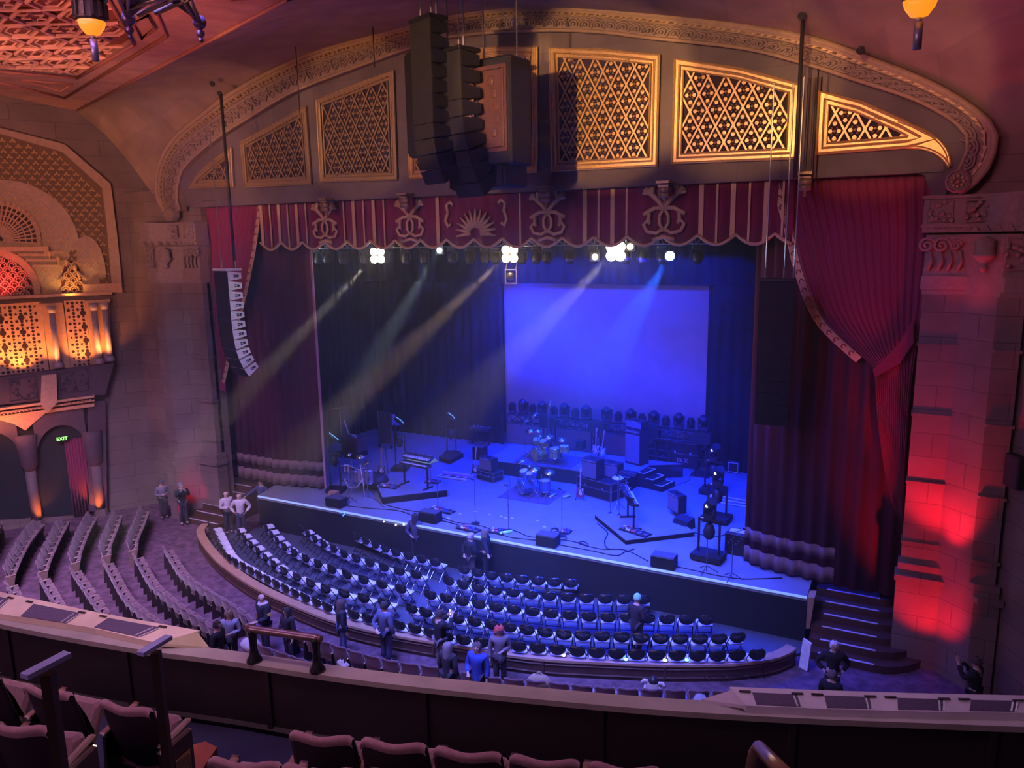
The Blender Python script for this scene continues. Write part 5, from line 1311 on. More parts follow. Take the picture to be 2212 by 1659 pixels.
q = (PL_[0] + PL_[1] + PL_[2] + PL_[3]) / 4; k0 = S(896, 1052, .28)
keyboard_rig('left keyboard on a black stand with a large console', (k0.x, k0.y + .1, .28), math.radians(-8), 1.5, 2)
k1 = S(1362, 1138, .16)
keyboard_rig('stack of two keyboards on the right platform, seen end on', (k1.x - .1, k1.y + .3, .16), math.radians(118), 1.45, 2)
# pedals & clutter
def pedals(lab, p, w, d, rz, n=9):
    t = thing('pedalboard', lab, 'pedalboard', p, rz, 'effects pedalboards'); MB().box((0, 0, .02), (w, d, .04)).build('board', BLK, t)
    for k in range(n): 
        x = -w * .42 + (k % 5) * w * .21; y = -d * .2 + (k // 5) * d * .42; m = MB().bev((x, y, .065), (w * .16, d * .34, .05), .01); m.cyl((x, y - d * .08, .09), (x, y - d * .08, .1), .012, n=6); m.build('pedal', [GRYM, WHT, mat('pedal_red', (.6, .1, .1), .4), BS][k % 4], t)
    m = MB(); m.tube([(-w * .4 + k * w * .1, d * .3 * math.sin(k * 2), .1) for k in range(9)], .01, 4); m.build('patch_cable', BLK, t)
for u, v, w, r, z, lab in [(841, 1052, .8, .1, .28, 'pedalboard on the left platform'), (955, 1104, 1.0, -.1, 0, 'pedalboard at the foot of the thin left microphone stand'), (1012, 1144, .9, -.15, 0, 'pedalboard behind the person in the cap at the stage edge'), (1075, 1150, .6, -.1, 0, 'small pedalboard with a red light near the stage front'), (1372, 1150, 1.1, -.3, .16, 'pedals below the right keyboards'), (1280, 1003, .9, -.2, .6, 'pedalboard behind the amplifiers on the riser'), (1222, 1150, .35, 0, 0, 'single pedal with pink light at the right microphone stand'), (935, 1042, .6, .2, .28, 'pedals at the right corner of the left platform')]:
    p = S(u, v, z); pedals(lab, (p.x, p.y, z), w, .38, r)
LG = mat('lime_foam', (.55, .75, .3), .7, scale=8)
for u0, v0, u1, v1, m_, lab in [(1187, 1074, 1201, 1067, LG, 'lime green tube on the floor right of the blue drums'), (1217, 1074, 1232, 1070, LG, 'second lime green tube, nearer the red guitar'), (1080, 1152, 1106, 1147, mat('cyan_foam', (.5, .85, .75), .6, emit=(.2, .8, .7), es=.3), 'pale cyan bar lying at the stage front')]:  # the cyan bar carries a slight emission of its own
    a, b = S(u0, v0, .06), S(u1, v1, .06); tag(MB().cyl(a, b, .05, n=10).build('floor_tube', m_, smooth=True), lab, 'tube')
t = tag(MB().prism([S(880, 993, .02), S(913, 1006, .02), S(946, 997, .02), S(930, 985, .02), S(917, 987, .02)], (0, 0, .03)).build('lime_mat', mat('lime_mat', (.55, .75, .15), .8, emit=(.4, .7, .05), es=.12, scale=6)), 'bright lime green mat lying behind the left keyboard', 'mat')  # green light on the mat put in as slight emission
def guitar(lab, p, rz, m_body, tilt=.2):
    t = thing('electric_guitar', lab, 'guitar', p, rz, 'guitars on stands'); R = Matrix.Rotation(-tilt, 3, 'X')
    out = [(0, -.02), (.12, -.0), (.17, .1), (.12, .2), (.16, .33), (.1, .36), (.04, .3), (-.04, .3), (-.1, .4), (-.14, .34), (-.12, .22), (-.17, .1), (-.12, 0)]
    MB().prism([R @ Vector((x, 0, z + .12)) for x, z in out], R @ Vector((0, .045, 0))).build('body', m_body, t)
    MB().prism([R @ Vector((x * .6 + .02, -.006, z * .7 + .2)) for x, z in out], R @ Vector((0, .006, 0))).build('pickguard', WHT, t)
    MB().box(R @ Vector((0, -.01, .78)), (.045, .03, .68), R).box(R @ Vector((.01, -.01, 1.16)), (.08, .02, .16), R).build('neck', mat('maple', (.5, .35, .2), .5), t)
    m = MB(); m.bar((0, .12, .55), (0, .25, .01), .02); m.bar((-.18, -.12, .01), (0, .12, .5), .02); m.bar((.18, -.12, .01), (0, .12, .5), .02); m.build('stand', BLK, t)
p = S(1253, 1080); guitar('red electric guitar with white guard leaning by the big road case', (p.x, p.y, 0), .3, mat('guitar_red', (.5, .05, .05), .3, coat=.6))
p = S(1286, 985, RZ); guitar('pale electric guitar on the riser, left of the pair', (p.x, p.y, RZ), .2, mat('guitar_pink', (.55, .4, .5), .3))
p = S(1299, 990, RZ); guitar('turquoise electric guitar on the riser, right of the pair', (p.x, p.y, RZ), -.2, mat('guitar_teal', (.1, .5, .6), .3))
p = S(1026, 1028); guitar('dark electric guitar on a stand left of the combo amplifier', (p.x, p.y, 0), .2, BLK)
p = S(823, 1030); guitar('dark guitar on a stand at the corner of the left platform', (p.x, p.y, 0), .3, BLK)
# floor truss with moving heads along the backdrop
TYF = 31.7; ta = OY(1100, 893, TYF); tb = OY(1532, 925, TYF); zt_ = ta.z - .2
ft2 = thing('floor_truss', 'long low truss with uprights in front of the blue backdrop', 'truss', (ta.x, TYF, 0))
truss_mesh((ta.x, TYF, zt_), (tb.x, TYF, zt_), .4, .03).build('beam', BLK, ft2, world=True)
for u in (1187, 1291, 1408, 1518):
    x = OY(u, 940, TYF).x; truss_mesh((x, TYF, 0), (x, TYF, zt_ - .2), .42, .03).build('upright', BLK, ft2, world=True); MB().box((x, TYF, .03), (.8, .8, .06)).build('base_plate', BLK, ft2, world=True); MB().box((x, TYF - .03, zt_), (.75, .5, .5)).build('corner_block', BLK, ft2, world=True)
for k, u in enumerate([1107, 1131, 1151, 1173, 1197, 1220, 1243, 1267, 1311, 1336, 1363, 1387, 1413, 1439, 1467, 1493, 1520]):
    x = OY(u, 900, TYF).x; big = k in (1, 3, 5, 7, 8, 10, 12, 14, 16)
    moving_light('moving_head_light', f'black moving-head light, {ordw(k)} from the left on the low truss at the backdrop', (x, TYF, zt_ + .21), .2, (.75 if big else .05), 'moving-head lights along the backdrop', hang=False, s=1.15 if big else .85)
# light carts at the right side
def cart(lab, u, v, rz, hh, headm=None, tilt=.6):
    p = S(u, v); t = thing('light_cart', lab, 'light cart', (p.x, p.y, 0), rz, 'wheeled light carts at the right of the stage')
    MB().box((0, 0, .14), (.95, .75, .16)).build('base', BLK, t); m = MB()
    for sx in (-.4, .4):
        for sy in (-.3, .3): m.cyl((sx - .02, sy, .06), (sx + .02, sy, .06), .06, n=8)
    m.build('wheel', BLK, t)
    m = MB()
    for sx in (-.33, .33): m.bar((sx, 0, .2), (sx, 0, hh), .06)
    m.bar((-.36, 0, hh), (.36, 0, hh), .07); m.build('frame', BLK, t)
    MB().box((-.1, -.02, hh + .045), (.35, .06, .02)).build('white_label', WHT, t)
    m = MB(); m.lathe([(.1, 0), (.15, -.1), (.19, -.25), (.17, -.42), (.08, -.5), (0, -.5)], (0, 0, hh - .12), 12); m.cyl((0, 0, hh), (0, 0, hh - .13), .04); m.build('hanging_lamp', BLK, t, smooth=True)
    R = Matrix.Rotation(tilt, 3, 'X') @ Matrix.Rotation(.5, 3, 'Y'); m = MB(); m.box((0, 0, hh + .12), (.3, .28, .14)); m.box((-.17, 0, hh + .35), (.05, .1, .35)); m.box((.17, 0, hh + .35), (.05, .1, .35)); m.lathe([(0, -.3), (.12, -.28), (.17, -.1), (.18, .15), (.15, .28), (0, .28)], (0, 0, hh + .48), 12, R); m.build('moving_head', BLK, t)
    MB().lathe([(0, .01), (.05, .01), (.05, 0), (0, 0)], Vector((0, 0, hh + .48)) + R @ Vector((-.1, -.15, .1)), 10, Matrix.Rotation(PI / 2, 3, 'X')).build('indicator', mat('indicator', (.8, .9, .7), emit=(.7, .9, .6), es=2), t)
cart('foremost wheeled light cart near the right stage edge', 1530, 1208, -.1, 1.3)
cart('middle wheeled light cart at the right of the stage', 1548, 1125, -.1, 1.3)
cart('rearmost wheeled light cart at the right of the stage', 1540, 1066, -.05, 1.3)
# light stands at left
def lstand(lab, u, v, h, base=True):
    p = S(u, v); t = thing('light_stand', lab, 'light stand', (p.x, p.y, 0), .3, 'light stands at the left of the stage')
    MB().box((0, 0, .1), (.7, .6, .14)).build('base', BLK, t); m = MB(); m.bar((-.22, 0, .15), (-.22, 0, h), .05); m.bar((.22, 0, .15), (.22, 0, h * .75), .05); m.bar((-.22, 0, h * .75), (.22, 0, h * .75), .05); m.build('frame', BLK, t)
    R = Matrix.Rotation(-.55, 3, 'X') @ Matrix.Rotation(.55, 3, 'Y'); m = MB(); m.bev((0, 0, h + .12), (.36, .52, .14), .05, M=R); m.build('lamp_head', BLK, t)
    MB().bev(Vector((0, 0, h + .12)) + R @ Vector((0, 0, .075)), (.3, .46, .02), .008, M=R).build('lit_panel', mat('panel_blue', (.3, .6, 1), emit=(.15, .4, 1), es=1.6, var=.2, scale=20), t)
    MB().lathe([(.1, 0), (.16, -.2), (.1, -.4), (0, -.4)], (.0, 0, h * .7), 10).build('hanging_lamp', BLK, t, smooth=True)
lstand('light stand with glowing blue top on the rear left platform', 976, 984, 1.75)
lstand('light stand with glowing blue top behind the lime mat', 866, 1015, 2.1)
lstand('light stand with glowing blue top beside the percussion rig', 726, 1062, 2.15)
# percussion rig
p = S(760, 1068); t = thing('percussion_rig', 'crowded percussion rig of small drums and chrome stands at the left', 'percussion', (p.x, p.y + .2, 0))
for x, y, z, r, h in ((-.45, .1, .95, .13, .25), (-.2, 0, 1.0, .12, .22), (.3, .1, .75, .16, .5), (.6, .2, .7, .16, .5), (-.1, .3, .6, .14, .4)): drum(mat('conga', (.35, .3, .5), .35), WHT, t, (x, y, z), r, h, name='hand_drum')
cymbal(t, (.15, .3, 0), 1.5, .2, (.2, .2)); cymbal(t, (.65, 0, 0), 1.35, .2, (.1, -.3)); cymbal(t, (-.1, -.1, 0), 1.65, .12, (.3, .1))
m = MB()
for sx in (-.6, .0, .75): m.cyl((sx, -.1, 0), (sx, -.1, 1.5), .02)
m.cyl((-.6, -.1, 1.1), (.75, -.1, 1.1), .02); m.cyl((-.6, -.1, .5), (.75, -.1, .5), .02)
for _ in range(24): x, y, z = random.uniform(-.6, .75), random.uniform(-.2, .3), random.uniform(.3, 1.5); m.bar((x, y, z), (x + random.uniform(-.2, .2), y, z + random.uniform(-.2, .2)), .02)
m.build('rack', CHR, t)
m = MB(); m.tube([(.5, -.2, 1.3), (.65, -.3, .9), (.75, -.35, .4), (.8, -.4, .02)], .018, 5); m.tube([(-.3, -.25, .6), (.0, -.35, .35), (.4, -.3, .4), (.6, -.25, .7)], .02, 5); m.build('white_cable', WHT, t, smooth=True)
tag(MB().box((S(722, 1082).x, S(722, 1082).y, .2), (.35, .25, .4)).build('orange_block', mat('orange_block', (.5, .28, .16), .6)), 'small orange brown block behind the leftmost speaker box', 'box')
# backstage pieces at left
t = thing('rolling_rack', 'tall wheeled rack panel at the far left, with a white item on top', 'rack', S(718, 955)); m = MB(); m.box((0, .3, 1.0), (1.3, .7, 1.6)); m.build('body', mat('rack_dark', (.06, .06, .075), .5), t); m = MB(); m.tube([(.66, -.06, .2), (.66, -.06, 1.8), (-.6, -.06, 1.8)], .025, 5); m.tube([(-.6, -.06, .2), (.66, -.06, .2)], .025, 5); m.build('edging', GRYM, t)
m = MB()
for sx in (-.5, .5): m.cyl((sx - .03, 0, .1), (sx + .03, 0, .1), .1, n=10)
m.build('wheel', BLK, t); m = MB().box((-.35, .2, 1.95), (.12, .12, .25)); m.box((-.15, .2, 1.98), (.12, .12, .3)); m.build('white_bottle', WHT, t)
t = thing('equipment_crate', 'brownish crate with a folded white stand on top at the left', 'crate', S(757, 985)); MB().bev((0, .3, .45), (1.0, .7, .9), .02).build('body', mat('crate_brown', (.22, .13, .11), .7), t); MB().box((0, .1, -.0 + .1), (1.2, .9, .2)).build('pallet', BLK, t); m = MB(); m.tube([(-.35, .1, 1.7), (-.1, .1, 1.05), (.3, .1, 1.0), (.45, .1, .5)], .03, 6); m.sph((.2, .1, .98), (.13, .08, .08)); m.build('folded_stand', WHT, t)
t = thing('flat_panel_cart', 'tall thin panel on wheels with a bright edge at the left', 'cart', S(832, 968)); MB().box((0, .1, 1.0), (.75, .08, 1.6)).build('panel', mat('panel_dim', (.09, .09, .14), .6), t); m = MB(); m.bar((-.38, .05, .2), (-.38, .05, 1.85), .04); m.bar((.38, .05, .2), (.38, .05, 1.8), .03); m.bar((-.38, .05, .2), (.38, .05, .2), .04); m.build('edge_frame', GRYM, t)
for s_ in (-.35, .35): MB().cyl((s_ - .02, .05, .09), (s_ + .02, .05, .09), .09, n=8).build('wheel', BLK, t)
t = thing('folding_ladder_stand', 'thin folded metal stand leaning behind the left guitar', 'stand', S(828, 1022)); m = MB(); m.bar((-.15, 0, 0), (-.12, .1, 1.25), .035); m.bar((.25, 0, 0), (.1, .1, 1.2), .035); m.bar((-.12, .1, 1.2), (.1, .1, 1.2), .03); m.build('frame', GRYM, t)
t = thing('small_round_table', 'small round table with a white bottle at the rear left', 'table', S(856, 955)); MB().cyl((0, 0, .95), (0, 0, 1.0), .42, n=18).build('table_top', mat('table_blue_lit', (.25, .28, .5), .5), t); MB().cyl((0, 0, 0), (0, 0, .95), .05).build('leg', BLK, t); MB().cyl((-.12, 0, 1.0), (-.12, 0, 1.42), .1, n=10).build('white_canister', WHT, t)  # blue light on the table top is put into its colour
t = thing('ladder_truss', 'short flat truss section lying on the stage behind centre left', 'truss', S(980, 1030)); m = MB()
for y in (-.35, .35): m.bar((-.75, y, .05), (.85, y + .05, .05), .05)
for k in range(4): m.bar((-.7 + k * .4, -.35, .05), (-.4 + k * .4, .38, .05), .035)
m.build('frame', WHT, t); MB().box((.05, .1, .06), (1.3, .18, .04), rz=.03).build('pink_strip', mat('pink_strip', (.5, .2, .5), .5), t)
t = thing('ladder_truss', 'white-edged flat frame lying beside the right light carts', 'truss', S(1568, 1082)); m = MB()
for y in (-.35, 0, .35): m.bar((-.6, y, .05), (.95, y - .15, .05), .04)
m.bar((-.7, .5, .06), (-.45, -.45, .06), .06); m.bar((.75, .45, .06), (1.0, -.4, .06), .06); m.build('frame', WHT, t)
t = thing('black_soft_case', 'black soft bag slumped left of the left keyboard platform', 'bag', S(797, 1058)); MB().sph((0, .35, .3), (.65, .6, .34), 12, 8).build('body', BLK, t, smooth=True); MB().tube([(-.2, .1, .5), (0, .0, .62), (.2, .1, .5)], .02, 5).build('handle', BLK, t)
t = thing('mixer_table', 'black equipment case on legs at the foot of the right drape', 'case', (S(1588, 1200).x, S(1588, 1200).y + .3, 0), -.1); MB().bev((0, 0, .35), (.65, .6, .7), .02).build('body', BLK, t); m = MB()
for k in range(6): m.box((-.2 + k * .08, -.31, .4 + .1 * (k % 3)), (.04, .02, .05))
m.build('fittings', GRYM, t); MB().box((0, 0, .72), (.5, .3, .03)).build('paper', WHT, t)
t = thing('small_monitor', 'small pale-fronted box near the right drape at the rear', 'box', S(1583, 1022)); MB().bev((0, .2, .25), (.5, .4, .5), .02).build('body', BLK, t); m = MB().tube([(-.2, -.01, .05), (.2, -.01, .05), (.2, -.01, .45), (-.2, -.01, .45)], .02, 4, closed=True); m.build('edge', WHT, t)
# rear left percussion table and cases
t = thing('mixing_desk', 'dim mixing desk with small lights left of the rear drums', 'mixer', S(1035, 962)); MB().bev((0, .2, .8), (1.1, .6, .16), .03).build('desk', BLK, t)
m = MB()
for sx in (-.45, .45): m.bar((sx, .2, 0), (sx, .2, .75), .05)
m.build('leg', BLK, t); m = MB()
for _ in range(18): m.box((random.uniform(-.5, .5), .2 + random.uniform(-.25, .25), .9), (.03, .03, .02))
m.build('buttons', WHT, t)
p = S(1052, 997); t = thing('riser_box', 'small dark box at the left corner of the drum riser', 'box', (p.x, p.y, 0)); MB().bev((-.5, .25, .3), (.55, .5, .6), .02).build('body', BLK, t); MB().box((-.5, .25, .61), (.45, .4, .02)).build('lid', GRYM, t)
t = thing('standing_amplifier', 'small dark cube on the riser right of the drums', 'amplifier', S(1253, 970, RZ)); MB().bev((0, .1, .2), (.4, .35, .4), .02).build('body', BLK, t); MB().box((0, -.08, .2), (.34, .01, .3)).build('grille', MATS['speaker_mesh'], t)
# music stand / effects on right
p = S(1390, 1075, 0); t = thing('effects_stand', 'tilted effects tray with cymbal on a stand behind the right keyboards', 'stand', (p.x - .6, p.y - .3, 0)); MB().box((0, 0, 1.0), (.8, .4, .04), Matrix.Rotation(.25, 3, 'X')).build('tray', BLK, t); MB().cyl((0, 0, 0), (0, 0, 1.0), .02).build('pole', GRYM, t); m = MB()
for _ in range(16): m.box((random.uniform(-.38, .38), random.uniform(-.18, .18), 1.05), (.06, .04, .04))
m.build('gadgets', GRYM, t)
p = S(1334, 1100, 0); t = thing('cymbal_on_stand', 'single bright cymbal on its own stand left of the right keyboards', 'cymbal', (p.x, p.y, 0)); cymbal(t, (0, 0, 0), max(1.2, hgt(1334, 1031, p)), .22, (.1, 0), WHT)
for k, (u, v, es_) in enumerate(((829, 1127, 2), (855, 1134, 8), (872, 1133, 8))):
    p = OY(u, v, EY - .03); tag(MB().sph(p, .03, 8, 6).build('indicator_light', mat('ind%d' % es_, (1, .9, .7), emit=(1, .9, .7), es=es_, var=0)), f'tiny warm light on the black stage front, {ordw(k)} from the left', 'light', 'tiny lights on the stage front')
t = thing('blue_light_cluster', 'small cluster of blue lights on the stage front at the left', 'light', OY(741, 1108, EY - .03)); m = MB()
for x, z in ((-.12, 0), (-.02, .06), (.06, -.04), (.14, .03), (0, -.1)): m.sph((x, 0, z), .035, 6, 4)
m.build('bulbs', mat('bulb_blue', (.1, .3, 1), emit=(.05, .2, 1), es=2, var=0), t)
# papers on the floor
for k, (u, v) in enumerate([(993, 1110), (1026, 1105), (1058, 1112), (1082, 1115), (1106, 1119), (1160, 1125), (1175, 1138), (1092, 1119), (968, 1119)]):
    p = S(u, v, .004); tag(MB().prism([p + Vector((math.cos(a) * r, math.sin(a) * r * .7, 0)) for a, r in ((0, .1), (1.2, .06), (2.4, .11), (3.6, .05), (5, .09))], (0, 0, .006)).build('paper_scrap', WHT), f'white paper scrap on the stage floor at {["the left of the middle pedals","the first straight stand","right of the first straight stand","left of the second stand","right of the second stand","centre front","centre front, nearer the edge","the second stand foot","the thin stand foot"][k]}', 'paper', 'scraps of paper on the stage')
# cables on the floor
def cable(lab, pix, r=.018, m_=BLK):
    P = spline([S(u, v, r) for u, v in pix], len(pix) * 8); tag(MB().tube(P, r, 5).build('stage_cable', m_, smooth=True), lab, 'cable', 'cables on the stage floor')
cable('black cable running along the left stage front', [(745, 1092), (800, 1098), (860, 1103), (900, 1116), (960, 1126), (1010, 1140), (1060, 1152)])
cable('second black cable crossing the left stage front', [(830, 1090), (880, 1102), (930, 1110), (985, 1128), (1040, 1136), (1100, 1160), (1160, 1166)])
cable('looping black cable at centre front', [(1060, 1140), (1110, 1146), (1140, 1158), (1170, 1162), (1230, 1168), (1270, 1178), (1262, 1170), (1250, 1174), (1300, 1186), (1350, 1188), (1400, 1212)])
cable('black cable from centre front to the right speaker box', [(1100, 1160), (1160, 1168), (1215, 1178), (1280, 1190), (1330, 1200), (1350, 1192), (1370, 1186)])
cable('coiled black cable at the right microphone stand', [(1190, 1143), (1200, 1140), (1207, 1145), (1196, 1149), (1189, 1146), (1200, 1142), (1214, 1156), (1224, 1163), (1210, 1166), (1206, 1160)])
cable('thin black cable looping below the right platform', [(1290, 1130), (1312, 1150), (1306, 1168), (1312, 1184), (1340, 1186)])
cable('cable running to the front right stand', [(1455, 1222), (1500, 1232), (1550, 1243), (1600, 1250), (1640, 1250), (1690, 1248)])
cable('cable around the foremost light cart', [(1500, 1150), (1540, 1160), (1580, 1150), (1600, 1140)])
cable('pale looping cable on the stage floor behind the right platform', [(1440, 1010), (1445, 1030), (1440, 1050), (1470, 1045), (1490, 1035), (1480, 1020)], .012, GRYM)
cable('pale cable from the percussion rig along the floor', [(778, 1028), (790, 1050), (785, 1068), (810, 1078), (830, 1095)], .015, GRYM)
cable('tangled cable beneath the right keyboards', [(1320, 1122), (1345, 1130), (1360, 1148), (1385, 1140), (1375, 1155), (1350, 1150), (1335, 1135), (1360, 1130)])
# ================================================================ PEOPLE
def skin_obj(name, nodes, edges, m_, parent, levels=1, root=0):
    me = bpy.data.meshes.new(name); me.from_pydata([n[0] for n in nodes], edges, []); me.materials.append(m_)
    o = bpy.data.objects.new(name, me); COL.objects.link(o); o.parent = parent
    md = o.modifiers.new('Skin', 'SKIN'); md.use_smooth_shade = True; md.use_x_symmetry = False
    for i, n in enumerate(nodes):
        sv = me.skin_vertices[0].data[i]; r = n[1]; sv.radius = r if isinstance(r, tuple) else (r, r); sv.use_root = (i == root)
    s = o.modifiers.new('Subsurf', 'SUBSURF'); s.levels = s.render_levels = levels
    return o
EYE = mat('eye_dark', (.03, .02, .02), .3, var=0); LIP = mat('lip', (.45, .2, .17), .6, var=0)
def cloth(name, c): return mat('cloth_' + name, c, .9, scale=14, bump=.3)
ARMS = {'down': ((.145, -.01, .62), (.15, .04, .475)), 'front': ((.155, -.01, .63), (.03, .14, .64)), 'phone': ((.13, .10, .70), (.05, .2, .84)), 'out': ((.20, .06, .69), (.33, .13, .62)), 'hips': ((.215, -.05, .64), (.12, .03, .55)), 'lean': ((.22, .06, .70), (.33, .2, .60)), 'hold': ((.15, .02, .63), (.08, .16, .60)), 'back': ((.17, -.08, .63), (.05, -.12, .56))}
def person(label, p, face, H=1.73, arms=('down', 'down'), top='black', topc=(.03, .03, .035), pants=(.04, .04, .06), hair='short', hairc=(.05, .035, .03), coat=False, skin=SKIN, lean=0.0, turn=0, sit=False, stance=.055, bulk=1.0):
    """face: heading in degrees, 0 = toward the stage (+Y), 90 = +X"""
    t = thing('person', label, 'person', p, -math.radians(face), 'people standing in the hall')
    K = lambda x, y, z: Vector((x * H, (y + lean * max(0, z - .5)) * H, (z - (.22 if sit else 0)) * H))
    tn = math.radians(turn); hr = Matrix.Rotation(-tn, 3, 'Z')
    hc = K(0, .012, .925); HP = lambda x, y, z: hc + hr @ Vector((x * H, y * H, z * H))
    N = [(K(0, 0, .53), .075 * H)]; E_ = []
    def ad(v, r, q): N.append((v, r * H if not isinstance(r, tuple) else (r[0] * H, r[1] * H))); E_.append((q, len(N) - 1)); return len(N) - 1
    ch = ad(K(0, 0, .64), .07, 0); ch = ad(K(0, 0, .74), .085, ch); nb = ad(K(0, -.005, .81), .045, ch); nk = ad(K(0, .0, .85), .032, nb)
    jw = ad(HP(0, .008, -.035), (.043, .043), nk); md_ = ad(HP(0, .0, .01), (.052, .055), jw); ad(HP(0, -.004, .045), (.038, .04), md_)
    ad(HP(0, .06, -.012), .008, md_)
    for s in (-1, 1): ad(HP(.052 * s, -.005, -.005), (.006, .012), md_)
    wr = []
    for s, a in zip((-1, 1), arms):
        e, w = ARMS[a]; sh = ad(K(.105 * s, 0, .795), .036, nb); e_ = ad(K(e[0] * s, e[1], e[2]), .024, sh); w_ = ad(K(w[0] * s, w[1], w[2]), .016, e_)
        ev, wv = K(e[0] * s, e[1], e[2]), K(w[0] * s, w[1], w[2]); d = (wv - ev).normalized(); side = d.cross(Vector((0, 0, 1))); side = side.normalized() if side.length > .1 else Vector((1, 0, 0)); side = side * s
        if a == 'down': side = Vector((0, 1, 0))
        pl = ad(wv + d * .028 * H, (.02, .014), w_); pv = wv + d * .028 * H; up = d.cross(side).normalized()
        for k in range(4):
            f0 = pv + d * .03 * H + side * (k - 1.5) * .0115 * H; L = (.036, .042, .039, .03)[k] * H; a1 = ad(f0, .0062, pl); ad(f0 + d * L * .8 + up * L * (.25 + .1 * k) * -s, .0052, a1)
        th = pv + side * -.02 * H; a1 = ad(th, .0068, pl); ad(th + d * .025 * H - side * .012 * H, .0058, a1)
        wr.append((ev, wv))
    legs = []
    for s in (-1, 1):
        if sit: pts = [K(.055 * s, .02, .5), K(.07 * s, .25, .52), K(.07 * s, .24, .27), K(.07 * s, .32, .25)]
        else: pts = [K(.052 * s, 0, .49), K(stance * s, .012, .285), K(stance * 1.05 * s, -.005, .05), K(stance * 1.1 * s, .075, .02)]
        legs.append(pts); q = 0
        for v, r in zip(pts, (.055, .038, .024, .02)): q = ad(v, r, q)
    skin_obj('body', N, E_, skin, t)
    m = MB()
    for s in (-1, 1): m.sph(HP(.02 * s, .053, .004), .0062 * H, 6, 4)
    m.build('eye', EYE, t); MB().sph(HP(0, .05, -.033), (.014 * H, .006 * H, .004 * H), 6, 4).build('mouth', LIP, t)
    # top garment
    b = bulk; lo = .36 if coat else .47
    N = [(K(0, 0, lo), .098 * H * b if coat else .082 * H * b)]; E_ = []
    wst = ad(K(0, 0, .58), .084 * b, 0); chs = ad(K(0, 0, .715), .1 * b, wst); nb = ad(K(0, -.004, .80), .058, chs); ad(K(0, -.004, .835), .043, nb)
    for s, (ev, wv) in zip((-1, 1), wr):
        sh = ad(K(.108 * s, 0, .79), .052 * b, nb); e_ = ad(ev, .04 * b, sh); ad(ev.lerp(wv, .93), .031 * b, e_)
    skin_obj(top_name(top), N, E_, cloth(top, topc), t)
    N = [(K(0, 0, .52), .082 * H)]; E_ = []
    for pts in legs:
        q = 0
        for v, r in zip(pts[:3], (.064, .05, .042)): q = ad(v, r, q)
    skin_obj('trousers', N, E_, cloth('pants%d%d%d' % tuple(int(c * 99) for c in pants), pants), t)
    m = MB()
    for pts in legs: 
        a = pts[2]; m.sph((a.x, a.y + .045 * H, max(.03, a.z - .03 * H)), (.03 * H, .078 * H, .028 * H), 8, 6)
    m.build('shoes', cloth('shoe', (.05, .045, .05)), t, smooth=True)
    HM = cloth('hair%d%d%d' % tuple(int(c * 99) for c in hairc), hairc)
    def cap(zlow, r=.064, back=0, nm='hair', mm=HM, top_=.075):
        m = MB(); n = 14; rows_ = []
        for j in range(7):
            a = j / 6; z = top_ - (top_ - zlow) * a; w = math.sqrt(max(0, 1 - ((z - .0) / (top_ + .002)) ** 2)) if z > 0 else 1
            rr = r * w; row = []
            for k in range(n + 1):
                th = PI * .5 + .75 + (2 * PI - 1.5) * k / n if z < .03 else PI * .5 + 2 * PI * k / n
                row.append(HP(math.cos(th) * rr, math.sin(th) * rr * 1.08 - .006 - back * a, z))
            rows_.append(row)
        m.grid(rows_, (0, 0, .004)).build(nm, mm, t, smooth=True)
    if hair == 'short': cap(-.012)
    elif hair == 'long': cap(-.16, .07, .012)
    elif hair == 'fringe': cap(-.03, .062)
    elif hair == 'bald': pass
    elif hair == 'beanie': MB().lathe([(.064 * H, -.005 * H), (.066 * H, .02 * H), (.055 * H, .06 * H), (.03 * H, .085 * H), (0, .09 * H)], hc, 14).build('beanie', HM, t, smooth=True)
    elif hair == 'cap':
        cap(-.03); MB().lathe([(.066 * H, .015 * H), (.06 * H, .05 * H), (0, .075 * H)], hc, 14).build('cap', HM, t, smooth=True)
    elif hair == 'hood': cap(-.06, .078, .01, 'hood')
    return t
def top_name(n): return 'coat' if 'coat' in n else ('jersey' if 'jersey' in n else 'jacket')
def feet(u, v, z): p = OZ(u, v, z); return (p.x, p.y, z)
PALE = mat('skin_pale', (.7, .5, .42), .6, var=.05)
def at_head(u, v, H, zf):
    """plan position from the sight line to the crown"""
    p = OZ(u, v, zf + H); return (p.x, p.y, zf)
person('person in a grey patterned top, hands joined, by the left wall', at_head(347, 1036, 1.72, FZ), 110, 1.72, ('front', 'front'), 'patterned_grey', (.22, .2, .26), (.05, .04, .05), 'beanie', (.1, .1, .14))
person('person in dark clothes with a hand to the face beside the red glow', (-26.25, 20.72, FZ), 120, 1.85, ('phone', 'phone'), 'dark_green', (.03, .05, .045), hair='short', hairc=(.3, .28, .3), skin=PALE)
person('person in a white jacket with crossed hands, left of the pair', at_head(487, 1059, 1.8, PZ), 100, 1.8, ('front', 'front'), 'white_one', (.75, .68, .72), (.03, .03, .05), 'bald', skin=PALE, bulk=1.1)
person('person in a white jacket, hands in pockets, right of the pair', at_head(516, 1063, 1.78, PZ), 140, 1.78, ('hips', 'hips'), 'white_two', (.75, .68, .72), (.04, .04, .1), 'bald', skin=PALE, bulk=1.08)
person('person in a dark vest leaning with both arms on the stage corner', at_head(563, 1035, 1.8, PZ), 170, 1.8, ('lean', 'lean'), 'navy', (.06, .08, .2), (.04, .04, .08), 'short')
person('person in a dark patterned jacket standing against the stage front', at_head(896, 1108, 1.78, PZ), -10, 1.78, ('back', 'front'), 'plaid', (.09, .08, .16), (.04, .04, .08), 'long', (.05, .04, .04))
